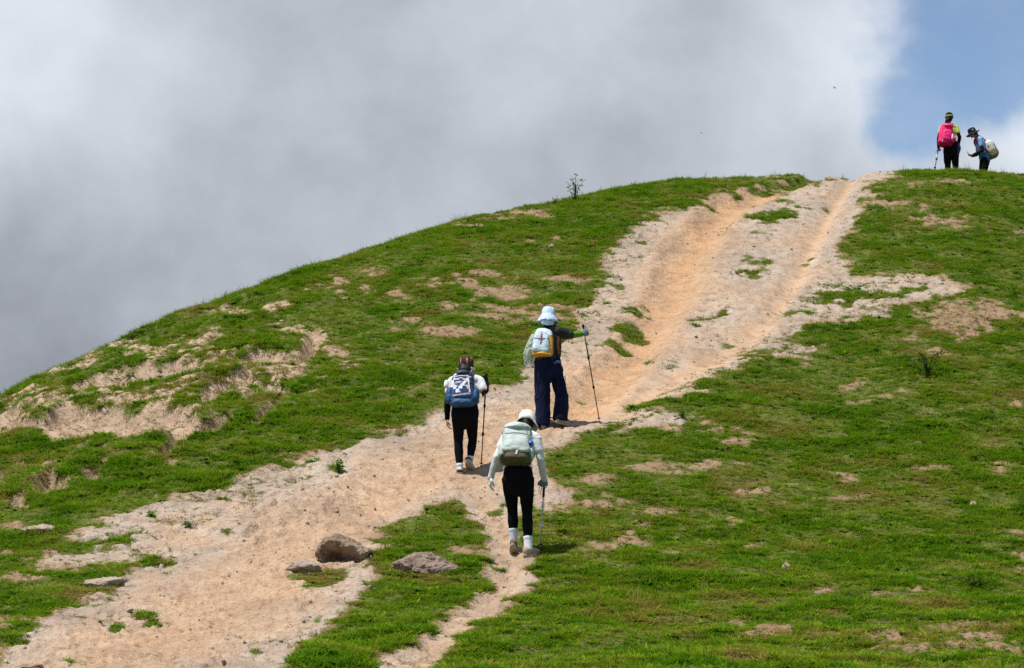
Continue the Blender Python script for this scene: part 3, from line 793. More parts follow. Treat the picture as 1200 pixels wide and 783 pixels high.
# ------------------------------------------------------------------ small plants
def leaf_card(mb, p, d, nrm, L, w):
    d = d.normalized(); s = d.cross(nrm).normalized(); n2 = s.cross(d)
    mb.add([p, p + d * L * .45 + s * w / 2 + n2 * L * .05, p + d * L - n2 * L * .12, p + d * L * .45 - s * w / 2 + n2 * L * .05, p + d * L * .5 - n2 * L * .04], [[0, 1, 4], [1, 2, 4], [2, 3, 4], [3, 0, 4]])
def plant(name, u, v, h, spread, nst, nleaf, lsize, seed, lmat, label, Z=None, bare=.25, cat='plant'):
    p, Z = spot(u, v, Z); r = random.Random(seed)
    root = empty(name, p); tag(root, label, cat)
    st = MB(); lf = MB()
    for i in range(nst):
        a = r.uniform(0, 6.28); lean = r.uniform(.1, 1) * spread; hh = h * r.uniform(.6, 1)
        top = Vector((math.cos(a) * lean, math.sin(a) * lean, hh)); mid = top * .5 + Vector((r.uniform(-.1, .1) * h, r.uniform(-.1, .1) * h, .08 * h))
        path = [Vector((0, 0, -.04)), mid, top]
        st.tube(path, [.006 + .006 * h, .004 + .003 * h, .002], n=6, cap=0)
        for k in range(nleaf):
            t = bare + (1 - bare) * (k + r.random()) / nleaf
            q = (path[0] * (1 - t) ** 2 + mid * 2 * t * (1 - t) + top * t * t) if t < 1 else top
            d = Vector((r.gauss(0, 1), r.gauss(0, 1), r.gauss(.2, .6)))
            tw = q + d.normalized() * h * r.uniform(.02, .16)
            st.tube([q, tw], [.0022, .0012], n=4, cap=0)
            for _ in range(2): leaf_card(lf, tw, Vector((r.gauss(0, 1), r.gauss(0, 1), r.gauss(.1, .5))), Vector((r.gauss(0, .5), r.gauss(0, .5), 1)), lsize * r.uniform(.6, 1.3), lsize * r.uniform(.35, .6))
    st.build('stem', M['stem'], root); lf.build('leaves', lmat, root, False)
    return root
sk = lambda u: float(np.interp(u, _uu, SKY_Z)) - .3
plant('shrub', 674, 0, .60, .42, 7, 7, .075, 1, M['leaf_weed'], 'sparse leafy shrub standing against the sky on the ridge', Z=sk(674), cat='shrub')
plant('weed', 648, 0, .24, .12, 3, 4, .05, 2, M['leaf_dark'], 'thin wispy weed on the ridge left of the sky shrub', Z=sk(648))
plant('weed', 548, 0, .12, .08, 4, 4, .05, 3, M['leaf_dark'], 'tiny dark weed on the ridge far left of the sky shrub', Z=sk(548))
plant('shrub', 153, 0, .15, .13, 7, 5, .05, 4, M['leaf_dark'], 'small bushy plant on the skyline at far left', Z=sk(153), cat='shrub')
plant('shrub', 1086, 440, .42, .32, 8, 8, .07, 5, M['leaf_dark'], 'low dark shrub in the grass on the right slope', cat='shrub')
plant('seedling', 396, 554, .17, .09, 5, 5, .07, 6, M['leaf_weed'], 'bright leafy seedling on the edge of the sandy path')
plant('seedling', 176, 607, .09, .10, 4, 4, .06, 7, M['leaf_weed'], 'low leafy weed at the upper left edge of the path')
plant('seedling', 222, 617, .05, .07, 4, 4, .05, 8, M['leaf_weed'], 'small weed in bare soil left of the rubble')
plant('seedling', 178, 729, .06, .09, 4, 4, .05, 9, M['leaf_weed'], 'small green weed in the middle of the lower path')
plant('weed', 935, 0, .12, .2, 7, 5, .05, 10, M['leaf_weed'], 'green weed clump on the crest left of the path notch', Z=sk(935))
plant('weed', 1142, 688, .11, .2, 8, 5, .06, 12, M['leaf_olive'], 'olive leafy weed clump in the grass near the lower right corner')
plant('weed', 800, 493, .12, .16, 8, 5, .05, 13, M['leaf_dark'], 'dark weed tuft where the grass meets bare soil right of the pole')

# ------------------------------------------------------------------ birds
def bird(u, v, Z, span, label, mat, roll):
    d = direction(u, v); p = d * (Z / d.y)
    root = empty('bird', p, (0, roll, .5)); tag(root, label, 'bird', )
    b = MB(); b.tube([(0, -span * .28, 0), (0, -span * .12, 0), (0, span * .05, .005), (0, span * .2, .01), (0, span * .3, 0)], [.01 * span, .05 * span, .085 * span, .06 * span, .02 * span], n=10)
    for s in (-1, 1):
        w = [(s * span * .05, .1 * span, .02 * span), (s * span * .28, .14 * span, .12 * span), (s * span * .5, 0, .08 * span), (s * span * .27, -.03 * span, .10 * span), (s * span * .05, -.06 * span, .02 * span)]
        up = [Vector(q) + Vector((0, 0, .012 * span)) for q in w]; k = len(w)
        b.add(w + up, [list(range(k))[::-1], list(range(k, 2 * k))] + [[i, (i + 1) % k, k + (i + 1) % k, k + i] for i in range(k)])
    b.add([(-.03 * span, -.25 * span, 0), (.03 * span, -.25 * span, 0), (.07 * span, -.42 * span, 0), (-.07 * span, -.42 * span, 0), (0, -.3 * span, .012 * span)], [[0, 3, 2, 1], [0, 1, 4], [1, 2, 4], [2, 3, 4], [3, 0, 4]])
    o = fuse('body', b, mat, root, span * .018, 2)
    root.name = 'bird'
M['bird'] = fabric('dark_plumage', (.015, .015, .02), .7, .3)
M['bird_grey'] = fabric('grey_plumage', (.20, .21, .23), .7, .2)
bird(978, 103, 80, .26, 'tiny dark bird flying against the cloud above the path notch', M['bird'], .5)
bird(822, 156, 95, .24, 'faint grey bird low in the cloud over the ridge', M['bird_grey'], .1)

# ------------------------------------------------------------------ people
X, Yv, Zv = Vector((1, 0, 0)), Vector((0, 1, 0)), Vector((0, 0, 1))
class Fig:
    """maps picture crop positions to the figure's own metre space"""
    def __init__(s, ox, oy, k, cx0, cy0, u, v=None, Z=None):
        s.p, s.Z = spot(u, v, Z); s.k = k * F / s.Z; s.cx, s.cy = cx0, cy0
    def __call__(s, cx, cy, y=0.): return Vector(((cx - s.cx) / s.k, y, (s.cy - cy) / s.k))

def hand_parts(mb, wrist, d, palm, thumb_side, curl, grow=0., sc=1.0):
    """palm, four bent fingers of different lengths, thumb from the side of the palm"""
    d = Vector(d).normalized(); palm = Vector(palm); palm = (palm - d * palm.dot(d)).normalized()
    sd = d.cross(palm).normalized() * thumb_side
    wr = Vector(wrist); g = grow
    mb.tube([wr - d * .015, wr + d * .025 * sc, wr + d * .06 * sc, wr + d * .088 * sc], [(.024 + g, .018 + g), (.034 + g, .017 + g), (.042 + g, .015 + g), (.040 + g, .012 + g)], right=sd, n=14)
    for i, (off, L) in enumerate(((.031, .068), (.0105, .077), (-.0105, .071), (-.031, .054))):
        p = wr + d * (.086 * sc) + sd * off; a = curl[0] * .5; pts = [p - d * .02]
        for q in range(3):
            pts.append(p); a += curl[q % len(curl)]
            p = p + (d * math.cos(a) + palm * math.sin(a) + sd * off * .6).normalized() * L * (.44, .32, .26)[q] * sc
        pts.append(p)
        mb.tube(pts, [.0085 + g, .0092 + g, .0085 + g, .0078 + g, .0068 + g], right=sd, n=10)
    p = wr + d * .02 * sc + sd * .022
    q1 = p + (d * .6 + sd * .75 + palm * .2).normalized() * .042 * sc; q2 = q1 + (d * .9 + sd * .1 + palm * (.3 + curl[0] * .6)).normalized() * .032 * sc; q3 = q2 + (d * .8 - sd * .2 + palm * (.3 + curl[0])).normalized() * .024 * sc
    mb.tube([p, q1, q2, q3], [.015 + g, .0125 + g, .0105 + g, .008 + g], right=palm, n=10)

def leg_path(hip, knee, ank):
    return [hip, hip.lerp(knee, .45), knee, knee.lerp(ank, .35), ank.lerp(knee, .12), ank]
def arm_path(sh, el, wr): return [sh, sh.lerp(el, .5), el, el.lerp(wr, .35), wr]

def person(fig, J, fwd=Yv, label='', hand=None, sc=1.0, tz=0.):
    """one continuous body; J holds the joints in the figure's own space"""
    root = empty('person', fig.p + Vector((0, 0, tz))); tag(root, label, 'person')
    fwd = Vector(fwd).normalized(); right = fwd.cross(Zv).normalized()
    b = MB()
    pel, wai, che, nek, hed = J['pelvis'], J['waist'], J['chest'], J['neck'], J['head']
    b.tube([pel - (wai - pel).normalized() * .07, pel, wai, wai.lerp(che, .5), che, che.lerp(nek, .6), nek],
           [(.11, .085), (.135, .098), (.115, .086), (.13, .095), (.142, .098), (.115, .074), (.054, .054)], right=right, n=22)
    hf = Vector(J.get('face', fwd)).normalized(); hr = hf.cross(J.get('up', Zv)).normalized(); hu = hr.cross(hf)
    HM = Matrix((hr, hf, hu)).transposed()
    b.tube([nek - (hed - nek) * .2, nek.lerp(hed, .4), hed - hf * .01], [.056, .050, .050], right=right)
    L = lambda x, y, z: hed + HM @ Vector((x, y, z))
    b.ellipsoid(L(0, -.012, .022), (.076, .094, .092), HM); b.ellipsoid(L(0, .022, -.045), (.058, .068, .068), HM)     # cranium, jaw
    b.tube([L(0, .088, .012), L(0, .100, -.012), L(0, .108, -.028)], [.009, .012, .015], right=hr, n=10)               # nose
    b.ellipsoid(L(0, .084, -.058), (.026, .012, .006), HM, 12); b.ellipsoid(L(0, .083, -.068), (.022, .012, .007), HM, 12)   # lips
    b.ellipsoid(L(0, .072, -.094), (.026, .022, .018), HM, 12); b.ellipsoid(L(0, .074, .028), (.055, .018, .010), HM, 12)     # chin, brow
    for s in (-1, 1): b.ellipsoid(L(s * .078, -.008, -.010), (.009, .020, .032), HM, 12)                                # ears
    for s in 'LR':
        sh, el, wr, hp, kn, an = (J[q + s] for q in ('sh', 'el', 'wr', 'hip', 'kn', 'an'))
        b.tube([nek.lerp(che, .35), nek.lerp(sh, .6), sh], [.05, .055, .05], right=fwd)
        b.tube(arm_path(sh, el, wr), [.047, .042, .036, .036, .025], right=fwd)
        b.tube(leg_path(hp, kn, an), [.072, .064, .043, .044, .032, .032], right=right, n=16)
        tz_ = J['toe' + s]; f0 = an + Vector((0, 0, -.045)) - tz_ * .035
        b.tube([an, an - Zv * .03, ], [.036, .036], right=right)
        b.tube([f0, f0 + tz_ * .08, f0 + tz_ * .15], [(.026, .026), (.032, .022), (.028, .014)], right=right)
        hd = J.get('hd' + s); pm = J.get('palm' + s)
        side = 1 if s == 'L' else -1
        hand_parts(b, wr, hd, pm, J.get('th' + s, side), J.get('curl' + s, (.35, .4, .3)))
    o = fuse('body', b, M['skin'], root, .0062, 3)
    eyes = MB()
    for s in (-1, 1):
        e = MB(); e.ellipsoid(L(s * .031, .074, .006), (.013, .010, .009), HM, 12); e.build('eye', M['eye'], root)
    return root, HM, L, right

M['eye'] = fabric('dark_eye', (.02, .014, .01), .25, .1, spec=.5)

def torso_shirt(b, J, right, g=.0, to=.25, sl=None, fwd=Yv):
    pel, wai, che, nek = J['pelvis'], J['waist'], J['chest'], J['neck']
    b.tube([pel.lerp(wai, to), wai, wai.lerp(che, .5), che, che.lerp(nek, .6), nek.lerp(che, .06)],
           [(.158 + g, .116 + g), (.138 + g, .106 + g), (.150 + g, .112 + g), (.162 + g, .116 + g), (.135 + g, .090 + g), (.066 + g, .066 + g)], right=right, n=24)
    for s, part in (sl or {}).items():
        sh, el, wr = (J[q + s] for q in ('sh', 'el', 'wr'))
        b.tube([nek.lerp(che, .35), nek.lerp(sh, .6), sh], [.060 + g, .060 + g, .054 + g], right=fwd)
        if part <= 1: b.tube([sh, sh.lerp(el, part * .5), sh.lerp(el, part)], [.055 + g, .054 + g, .055 + g], right=fwd)
        else: b.tube(arm_path(sh, el, wr), [.055 + g, .050 + g, .046 + g, .044 + g, .036 + g], right=fwd)

def shoe(root, an, toe, side, upper, sole, heel_lift=0., panel=None, right=X, L=.27):
    """toe: forward vector of the foot (unit); sole stays a separate mesh of the shoe"""
    t = Vector(toe).normalized(); r = t.cross(Zv).normalized(); upv = r.cross(t)
    h0 = an - upv * .055 - t * .062                                  # heel centre
    b = MB()
    b.tube([h0 + upv * .015, h0 + t * L * .3 + upv * .012, h0 + t * L * .62 + upv * .002, h0 + t * L * .88 - upv * .008],
           [(.037, .046), (.040, .042), (.047, .034), (.036, .024)], right=r, n=18)
    b.tube([h0 + t * .055 - upv * .0, an + t * .005 + upv * .012], [(.040, .050), (.044, .047)], right=r, n=16)
    o = fuse('shoe', b, upper, root, .0065, 4)
    s = MB()
    out = []
    for i in range(24):
        a = 2 * math.pi * i / 24; cx, sy = math.cos(a), math.sin(a)
        ln = (L / 2 + .012) * cx; wd = .046 * (1 + .12 * cx) * sy
        out.append((ln, wd))
    c = h0 + t * (L / 2 - .030)
    vs = []
    for dz, g in ((-.050, .96), (-.044, 1.02), (-.024, 1.02), (-.020, .96)):
        for (ln, wd) in out:
            bend = .018 * max(0, ln / (L / 2) - .5)
            vs.append(c + t * ln * g + r * wd * g + upv * (dz + bend))
    f = [[k * 24 + i, k * 24 + (i + 1) % 24, (k + 1) * 24 + (i + 1) % 24, (k + 1) * 24 + i] for k in range(3) for i in range(24)]
    f += [list(range(24))[::-1], [72 + i for i in range(24)]]
    s.add(vs, f); so = s.build('sole', sole, o)
    if panel:
        q = MB(); q.tube([h0 + upv * .02 - t * .012, h0 + upv * .022 + t * .05], [(.041, .026), (.046, .022)], right=r, n=16); q.build('heel_panel', panel, o)
    return o

def sock(root, an, kn, mat, a0=-.15, a1=.3, r=.045):
    b = MB(); b.tube([an.lerp(kn, a0), an.lerp(kn, (a0 + a1) / 2), an.lerp(kn, a1)], [r, r, r + .003], n=18, cap=.3)
    for i in range(3): b.tube([an.lerp(kn, a1 - .03 * i - .02), an.lerp(kn, a1 - .03 * i - .005)], [r + .0055, r + .0055], n=18, cap=.3)
    return fuse('sock', b, mat, root, .005, 2)

def pole(top, bottom, mats, label, handdir=Zv, r=.009, cat='trekking pole', twist=False):
    """trekking pole standing from bottom to top (world points)"""
    d = (top - bottom); Ln = d.length; q = d.to_track_quat('Z', 'Y')
    root = bpy.data.objects.new('trekking_pole', None); COL.objects.link(root); root.location = bottom; root.rotation_mode = 'QUATERNION'; root.rotation_quaternion = q
    tag(root, label, cat)
    t = MB(); t.lathe([(.0005, 0), (.0035, .004), (.005, .04), (.007, .045), (.007, .06), (.0005, .06)], n=12); t.build('tip', M['tip'], root)
    bk = MB(); bk.lathe([(.008, .058), (.024, .062), (.026, .066), (.024, .070), (.008, .074)], n=18); bk.build('basket', M['grip'], root)
    s = MB(); s.lathe([(.0005, .055), (r * .72, .055), (r * .72, Ln * .36), (r * .85, Ln * .362), (r * .85, Ln * .66), (r, Ln * .662), (r, Ln - .11), (.0005, Ln - .11)], n=14); s.build('shaft', mats[0], root)
    for hgt in (.36, .66):
        lk = MB(); lk.lathe([(r * .8, Ln * hgt - .022), (r * 1.6, Ln * hgt - .018), (r * 1.7, Ln * hgt + .018), (r * .9, Ln * hgt + .024)], n=14); lk.build('lock', mats[2] if len(mats) > 2 else M['grip'], root)
    g = MB(); z0 = Ln - .13
    g.lathe([(.0005, z0 - .03), (.012, z0 - .03), (.0135, z0), (.0155, z0 + .01), (.0125, z0 + .03), (.0150, z0 + .055), (.0125, z0 + .08), (.0155, z0 + .10), (.020, z0 + .115), (.021, z0 + .128), (.013, z0 + .138), (.0005, z0 + .140)], n=18)
    g.build('grip', mats[1], root)
    st = MB(); st.tube([(0, .018, Ln - .012), (.02, .05, Ln - .05), (.015, .06, Ln - .11), (0, .04, Ln - .13), (-.015, .055, Ln - .10), (-.01, .03, Ln - .03), (0, .018, Ln - .012)], [(.007, .0016)] * 7, n=8, cap=0); st.build('wrist_strap', M['grip'], root)
    return root

def superbox(a, b, c, e=.38, n=72, m=56, taper=.12, sag=.06, seed=0, wr=.006):
    V = []; Fc = []
    sp = lambda w, e_: math.copysign(abs(w) ** e_, w)
    for i in range(m + 1):
        th = -math.pi / 2 + math.pi * i / m
        ct, st_ = sp(math.cos(th), e), sp(math.sin(th), e)
        for k in range(n):
            ph = 2 * math.pi * k / n
            z = c * st_; f = 1 - taper * (z / c) - sag * 0
            V.append((a * ct * sp(math.cos(ph), e * 1.3) * f, b * ct * sp(math.sin(ph), e * 1.5) * (f + sag * (1 - (z / c + .3) ** 2)), z))
    for i in range(m):
        for k in range(n):
            k2 = (k + 1) % n
            Fc.append([i * n + k, i * n + k2, (i + 1) * n + k2, (i + 1) * n + k])
    P = np.array(V); 
    w = fbm3(P * np.array((13, 13, 19)) + seed, seed, 3)
    d = P / (np.linalg.norm(P, axis=1)[:, None] + 1e-6)
    P = P + d * (w * wr * 1.6)[:, None]
    return P, Fc

class Pack:
    """a backpack: its own top-level thing; local -y faces away from the wearer's back, z runs up the back"""
    def __init__(s, fig, center, lean, roll, label, yaw=0., tz=0.):
        s.base = fig.p + Vector((0, 0, tz))
        s.Mx = Matrix.Translation(s.base + center) @ (Matrix.Rotation(yaw, 4, 'Z') @ Matrix.Rotation(roll, 4, 'Y') @ Matrix.Rotation(-lean, 4, 'X'))
        s.root = bpy.data.objects.new('backpack', None); COL.objects.link(s.root); s.root.matrix_world = s.Mx
        s.root.rotation_mode = 'XYZ'; tag(s.root, label, 'backpack'); s.inv = s.Mx.inverted(); s.off = s.base
    def loc(s, p): return s.inv @ (Vector(p) + s.off)              # figure space -> pack space
    def bag(s, name, c, size, mat, paint=None, e=.38, taper=.12, seed=0, parent=None, wr=.010, sag=.06):
        P, Fc = superbox(size[0], size[1], size[2], e, taper=taper, seed=seed, wr=wr, sag=sag); P = P + np.array(c)
        mats = mat if isinstance(mat, list) else [mat]
        o = mesh_obj(name, P, Fc, mats, parent or s.root)
        if paint:
            for pg in o.data.polygons: pg.material_index = paint(pg.center, pg.normal)
        return o
    def strap(s, name, pts, w, mat, th=.006, parent=None, fig_space=True, right=X):
        b = MB(); q = [s.loc(p) if fig_space else Vector(p) for p in pts]
        # smooth the polyline
        for _ in range(2):
            nq = [q[0]]
            for i in range(len(q) - 1): nq += [q[i].lerp(q[i + 1], .25), q[i].lerp(q[i + 1], .75)]
            q = nq + [q[-1]]
        b.tube(q, [(w / 2, th)] * len(q), right=right, n=10, cap=.3); return b.build(name, mat, parent or s.root)
    def shoulder_straps(s, J, mat, top, low, w=.055, fwd=Yv, right=X):
        for sd in 'LR':
            sh, nek, che = J['sh' + sd], J['neck'], J['chest']
            k = -1 if sd == 'L' else 1
            over = nek.lerp(sh, .52) + Zv * .062
            front = che.lerp(sh, .45) + fwd * .135 - Zv * .0
            side = J['waist'].lerp(J['chest'], .45) + right * k * .165 + fwd * .03
            a = s.Mx @ Vector((k * .07, .02, top)) - s.off; z = s.Mx @ Vector((k * .12, .02, low)) - s.off
            s.strap('shoulder_strap', [a, over - fwd * .03, over + fwd * .05, front, front.lerp(side, .6), side, z], w, mat, right=right)
    def loop(s, z, mat, y=0., w=.05, h=.035):
        b = MB(); b.tube([(-w, y, z), (-w * .8, y, z + h), (0, y, z + h * 1.25), (w * .8, y, z + h), (w, y, z)], [(.008, .005)] * 5, right=Yv, n=8); return b.build('carry_loop', mat, s.root)

def seg_d(p, a, b):
    px_, pz = p; ax, az = a; bx, bz = b
    ex, ez = bx - ax, bz - az; t = max(0, min(1, ((px_ - ax) * ex + (pz - az) * ez) / (ex * ex + ez * ez)))
    return math.hypot(px_ - ax - t * ex, pz - az - t * ez)

def foot_z(fig, x, y, lift=0.):   # figure-space height of the ground under a foot
    return H(fig.p.x + x, fig.p.y + y) - fig.p.z + lift

# ================= the woman in front: white hat, sage backpack, black leggings =================
f3 = Fig(555, 465, 3.916, 205, 735, 607, 652.5)
K = f3
toeR = Vector((.55, .82, .10)).normalized(); toeL = Vector((.1, .88, -.46)).normalized()
zr = foot_z(f3, .09, .0); zl = foot_z(f3, -.05, .14)
J3 = dict(pelvis=K(205, 372, .0), waist=K(206, 312, .05), chest=K(212, 212, .17), neck=K(228, 150, .235), head=K(247, 103, .30),
          face=Vector((.12, .9, -.35)), up=Vector((.12, .3, 1)),
          shL=K(151, 176, .20), elL=K(108, 268, .14), wrL=K(80, 358, .20), shR=K(290, 178, .21), elR=K(311, 280, .17), wrR=K(327, 362, .28),
          hipL=K(168, 380, .0), hipR=K(242, 380, .0), knL=K(180, 512, .14), knR=K(248, 530, .06),
          anL=Vector((-.045, .15, zl + .145)), anR=Vector((.112, -.01, zr + .082)), toeL=toeL, toeR=toeR,
          hdL=(-.15, .12, -1), palmL=(1, .15, 0), curlL=(.3, .35, .3), hdR=(.05, .35, -.95), palmR=(-.3, .95, .3), curlR=(.9, 1.2, .9), thR=-1)
root, HM, L, right = person(f3, J3, label='person in white hat, white tee and black leggings climbing nearest on the small path')
b = MB(); torso_shirt(b, J3, right, .004, .9, {'L': .55, 'R': .6}); fuse('t_shirt', b, M['white'], root, .008, 4, .006, 10, (1, 1, .7), 1)
for s in 'LR':
    b = MB(); sh, el, wr = J3['sh' + s], J3['el' + s], J3['wr' + s]
    b.tube([sh.lerp(el, .3), el, el.lerp(wr, .35), wr + (wr - el).normalized() * .02], [.046, .041, .041, .031]); fuse('arm_sleeve', b, M['grey_sleeve'], root, .006, 3, .005, 14, (1, 1, .6), 4)
    b = MB(); hand_parts(b, wr, J3['hd' + s], J3['palm' + s], J3.get('th' + s, 1 if s == 'L' else -1), J3['curl' + s], .003); b.tube([wr - Vector(J3['hd' + s]).normalized() * .03, wr], [.034, .030])
    fuse('glove', b, M['grey_sleeve'] if s == 'L' else M['glove_grey'], root, .005, 2)
b = MB(); b.tube([K(206, 425, 0), K(206, 385, 0), K(206, 345, .02), K(206, 305, .05)], [(.12, .10), (.166, .126), (.160, .118), (.142, .108)], right=X, n=24)
for s in 'LR':
    b.tube([J3['hip' + s] + Zv * .02, J3['hip' + s].lerp(J3['kn' + s], .4), J3['kn' + s], J3['kn' + s].lerp(J3['an' + s], .35), J3['kn' + s].lerp(J3['an' + s], .72 if s == 'L' else .80)], [.090, .080, .055, .058, .043], n=20)
fuse('leggings', b, M['black'], root, .007, 4, .003, 14, (1, 1, .6), 6)
for s, mt, tv in (('L', M['shoe_brown'], toeL), ('R', M['shoe_beige'], toeR)):
    sock(root, J3['an' + s], J3['kn' + s], M['sock'], -.10, .42 if s == 'L' else .30, .047); shoe(root, J3['an' + s], tv, s, mt, M['sole'])
# hair, tied low, and the hat
b = MB(); b.ellipsoid(L(0, -.03, -.002), (.083, .082, .098), HM); b.tube([L(.0, -.10, -.02), L(.015, -.125, -.07), L(.02, -.115, -.13), L(.02, -.09, -.19)], [.03, .036, .030, .014], right=X); fuse('hair', b, M['hair'], root, .006, 2, .004, 30, (1, 1, .2), 3)
def warp3(r, h, a):
    s_ = math.sin(a)                       # back of the head is -y
    if r > .104: r = .104 + (r - .104) * (1.0 if s_ > -.3 else max(.05, 1 + (s_ + .3) * 1.6)); 
    return r, h + (.006 * math.sin(5 * a) if r > .104 else 0) + (.085 * max(0, -s_ - .35) if h < .03 else 0)
b = MB(); b.lathe([(.002, .142), (.04, .138), (.075, .118), (.094, .08), (.101, .035), (.104, .0), (.114, -.014), (.128, -.034), (.138, -.058), (.135, -.062), (.124, -.038), (.109, -.018), (.098, -.004), (.095, .03), (.002, .13)], HM, L(0, -.008, .012), warp=warp3, sq=1.12)
crumple(b.build('sun_hat', M['white_hat'], root), .007, 20, 2)
# backpack
pk = Pack(f3, K(199, 216, -.03), .40, .06, 'sage grey backpack with olive base on the nearest hiker')
kk = f3.k
def paint3(c, n): return 1 if c.z < -.115 + .018 * math.sin(c.x * 14) else 0
pk.bag('main_bag', (0, .02, 0), (.168, .105, .228), [M['pack_sage'], M['olive']], paint3, taper=.10, seed=3)
pk.bag('front_pocket', (.0, -.085, -.04), (.140, .050, .105), M['pack_sage'], e=.5, taper=.15, seed=4)
pk.bag('base_pocket', (.0, -.075, -.165), (.128, .052, .062), M['olive'], e=.55, taper=.1, seed=5)
pk.bag('top_lid', (.0, -.01, .205), (.145, .085, .045), M['pack_sage'], e=.6, taper=.15, seed=6)
for s_ in (-1, 1): pk.bag('side_pocket', (s_ * .160, .0, -.09), (.034, .075, .09), M['pack_sage'], e=.6, seed=7 + s_)
pk.strap('zip_band', [(-.135, -.105, .075), (0, -.128, .085), (.135, -.105, .075)], .016, M['pack_sage_dark'], .004, fig_space=False, right=Zv)
pk.strap('compression_strap', [(.10, -.10, .12), (.125, -.115, .02), (.12, -.10, -.11)], .018, M['pack_sage_dark'], .004, fig_space=False)
pk.strap('tag', [(.012, -.132, -.135), (.0, -.134, -.185)], .022, M['tan_tag'], .004, fig_space=False); pk.strap('tag', [(-.085, -.125, -.105), (-.055, -.132, -.108)], .018, M['orange'], .004, fig_space=False, right=Zv)
bo = pk.bag('water_bottle', (.150, -.075, -.01), (.036, .032, .032), M['bottle_blue'], e=.8, seed=9, wr=.002)
pk.loop(.225, M['pack_sage_dark'], .06); pk.shoulder_straps(J3, M['pack_sage_dark'], .19, -.17)
top = f3.p + K(328, 392, .335); bot = f3.p + K(309, 742, .30); bot.z = H(bot.x, bot.y) - .01
gd = (top - bot).normalized(); pole(top + gd * .02, bot, (M['shaft_silver'], M['grip'], M['shaft_silver']), 'silver blue trekking pole held by the nearest hiker in white', r=.011)

# ================= left hiker: patterned blue backpack, maroon cap =================
f1 = Fig(500, 400, 4.744, 205, 745, 543.2, 557)
K = f1
toeL = Vector((-.12, .99, .10)).normalized(); toeR = Vector((.25, .80, -.52)).normalized()
zl = foot_z(f1, -.05, 0); zr = foot_z(f1, .085, .08)
J1 = dict(pelvis=K(212, 402, .0), waist=K(210, 345, .03), chest=K(212, 250, .10), neck=K(215, 185, .14), head=K(213, 128, .18), face=Vector((.05, .96, -.22)), up=Vector((.03, .2, 1)),
          shL=K(136, 215, .10), elL=K(114, 318, .07), wrL=K(111, 425, .12), shR=K(294, 212, .11), elR=K(324, 296, .02), wrR=K(331, 222, .13),
          hipL=K(175, 415, .0), hipR=K(247, 415, .0), knL=K(176, 560, .05), knR=K(254, 545, .12), anL=Vector((-.05, -.01, zl + .082)), anR=Vector((.082, .07, zr + .15)), toeL=toeL, toeR=toeR,
          hdL=(.05, .15, -1), palmL=(1, .1, 0), curlL=(.35, .4, .3), hdR=(-.02, .45, .9), palmR=(-.9, .5, .1), curlR=(.9, 1.2, .9))
root, HM, L, right = person(f1, J1, label='person in maroon cap and black leggings, pole raised in right hand, left of the trio')
b = MB(); torso_shirt(b, J1, right, .004, .9, {'L': .6, 'R': .65}); fuse('t_shirt', b, M['white'], root, .008, 4, .006, 10, (1, 1, .7), 11)
b = MB(); b.tube([K(212, 418, 0), K(212, 395, 0), K(211, 355, .025)], [(.178, .128), (.180, .128), (.165, .122)], right=X, n=24); fuse('shirt_hem', b, M['black'], root, .008, 3, .006, 12, (1, 1, .4), 8)
for s in 'LR':
    b = MB(); sh, el, wr = J1['sh' + s], J1['el' + s], J1['wr' + s]
    b.tube([sh.lerp(el, .5), el, el.lerp(wr, .35), wr], [.046, .041, .041, .031]); fuse('arm_sleeve', b, M['black'], root, .006, 3, .004, 14, (1, 1, .6), 14)
b = MB(); hand_parts(b, J1['wrR'], J1['hdR'], J1['palmR'], -1, J1['curlR'], .003); fuse('glove', b, M['black'], root, .005, 2)
b = MB(); b.tube([K(211, 460, 0), K(211, 420, 0), K(211, 380, .01), K(210, 350, .03)], [(.12, .10), (.168, .122), (.165, .118), (.14, .108)], right=X, n=24)
for s in 'LR': b.tube([J1['hip' + s] + Zv * .02, J1['hip' + s].lerp(J1['kn' + s], .4), J1['kn' + s], J1['kn' + s].lerp(J1['an' + s], .35), J1['kn' + s].lerp(J1['an' + s], .86)], [.092, .080, .056, .058, .041], n=20)
fuse('leggings', b, M['black'], root, .007, 4, .003, 14, (1, 1, .6), 16)
for s, tv in (('L', toeL), ('R', toeR)):
    sock(root, J1['an' + s], J1['kn' + s], M['sock'], -.10, .16, .043); shoe(root, J1['an' + s], tv, s, M['shoe_white'], M['sole'], panel=M['shoe_dark'])
b = MB(); b.ellipsoid(L(0, -.035, -.01), (.086, .085, .105), HM); b.tube([L(-.0, -.07, -.03), L(.0, -.10, -.08), L(.0, -.105, -.14), L(.01, -.10, -.21)], [(.085, .06), (.080, .05), (.062, .04), (.03, .025)], right=X); fuse('hair', b, M['hair'], root, .006, 2, .004, 30, (1, 1, .2), 3)
def warp1(r, h, a):
    bulge = 1 + .07 * max(0, -math.sin(a)) * (1 if h < .09 else .4)
    return r * bulge + (.004 * math.sin(7 * a + h * 30)), h
b = MB(); b.lathe([(.002, .138), (.045, .132), (.080, .108), (.098, .07), (.103, .025), (.101, -.012), (.097, -.030), (.092, -.028), (.094, .0), (.09, .06), (.002, .125)], HM, L(0, -.008, .012), warp=warp1, sq=1.12, n=60)
cap = b.build('cap', [M['maroon'], M['cap_streak']], root)
ih = HM.inverted()
for pg in cap.data.polygons:
    q = ih @ (Vector(pg.center) - L(0, -.008, .012)); w_ = q.z - .42 * q.x + .02 * math.sin(q.x * 40)
    pg.material_index = 1 if (.052 < w_ < .066 or .012 < w_ < .020) and q.y < .02 else 0
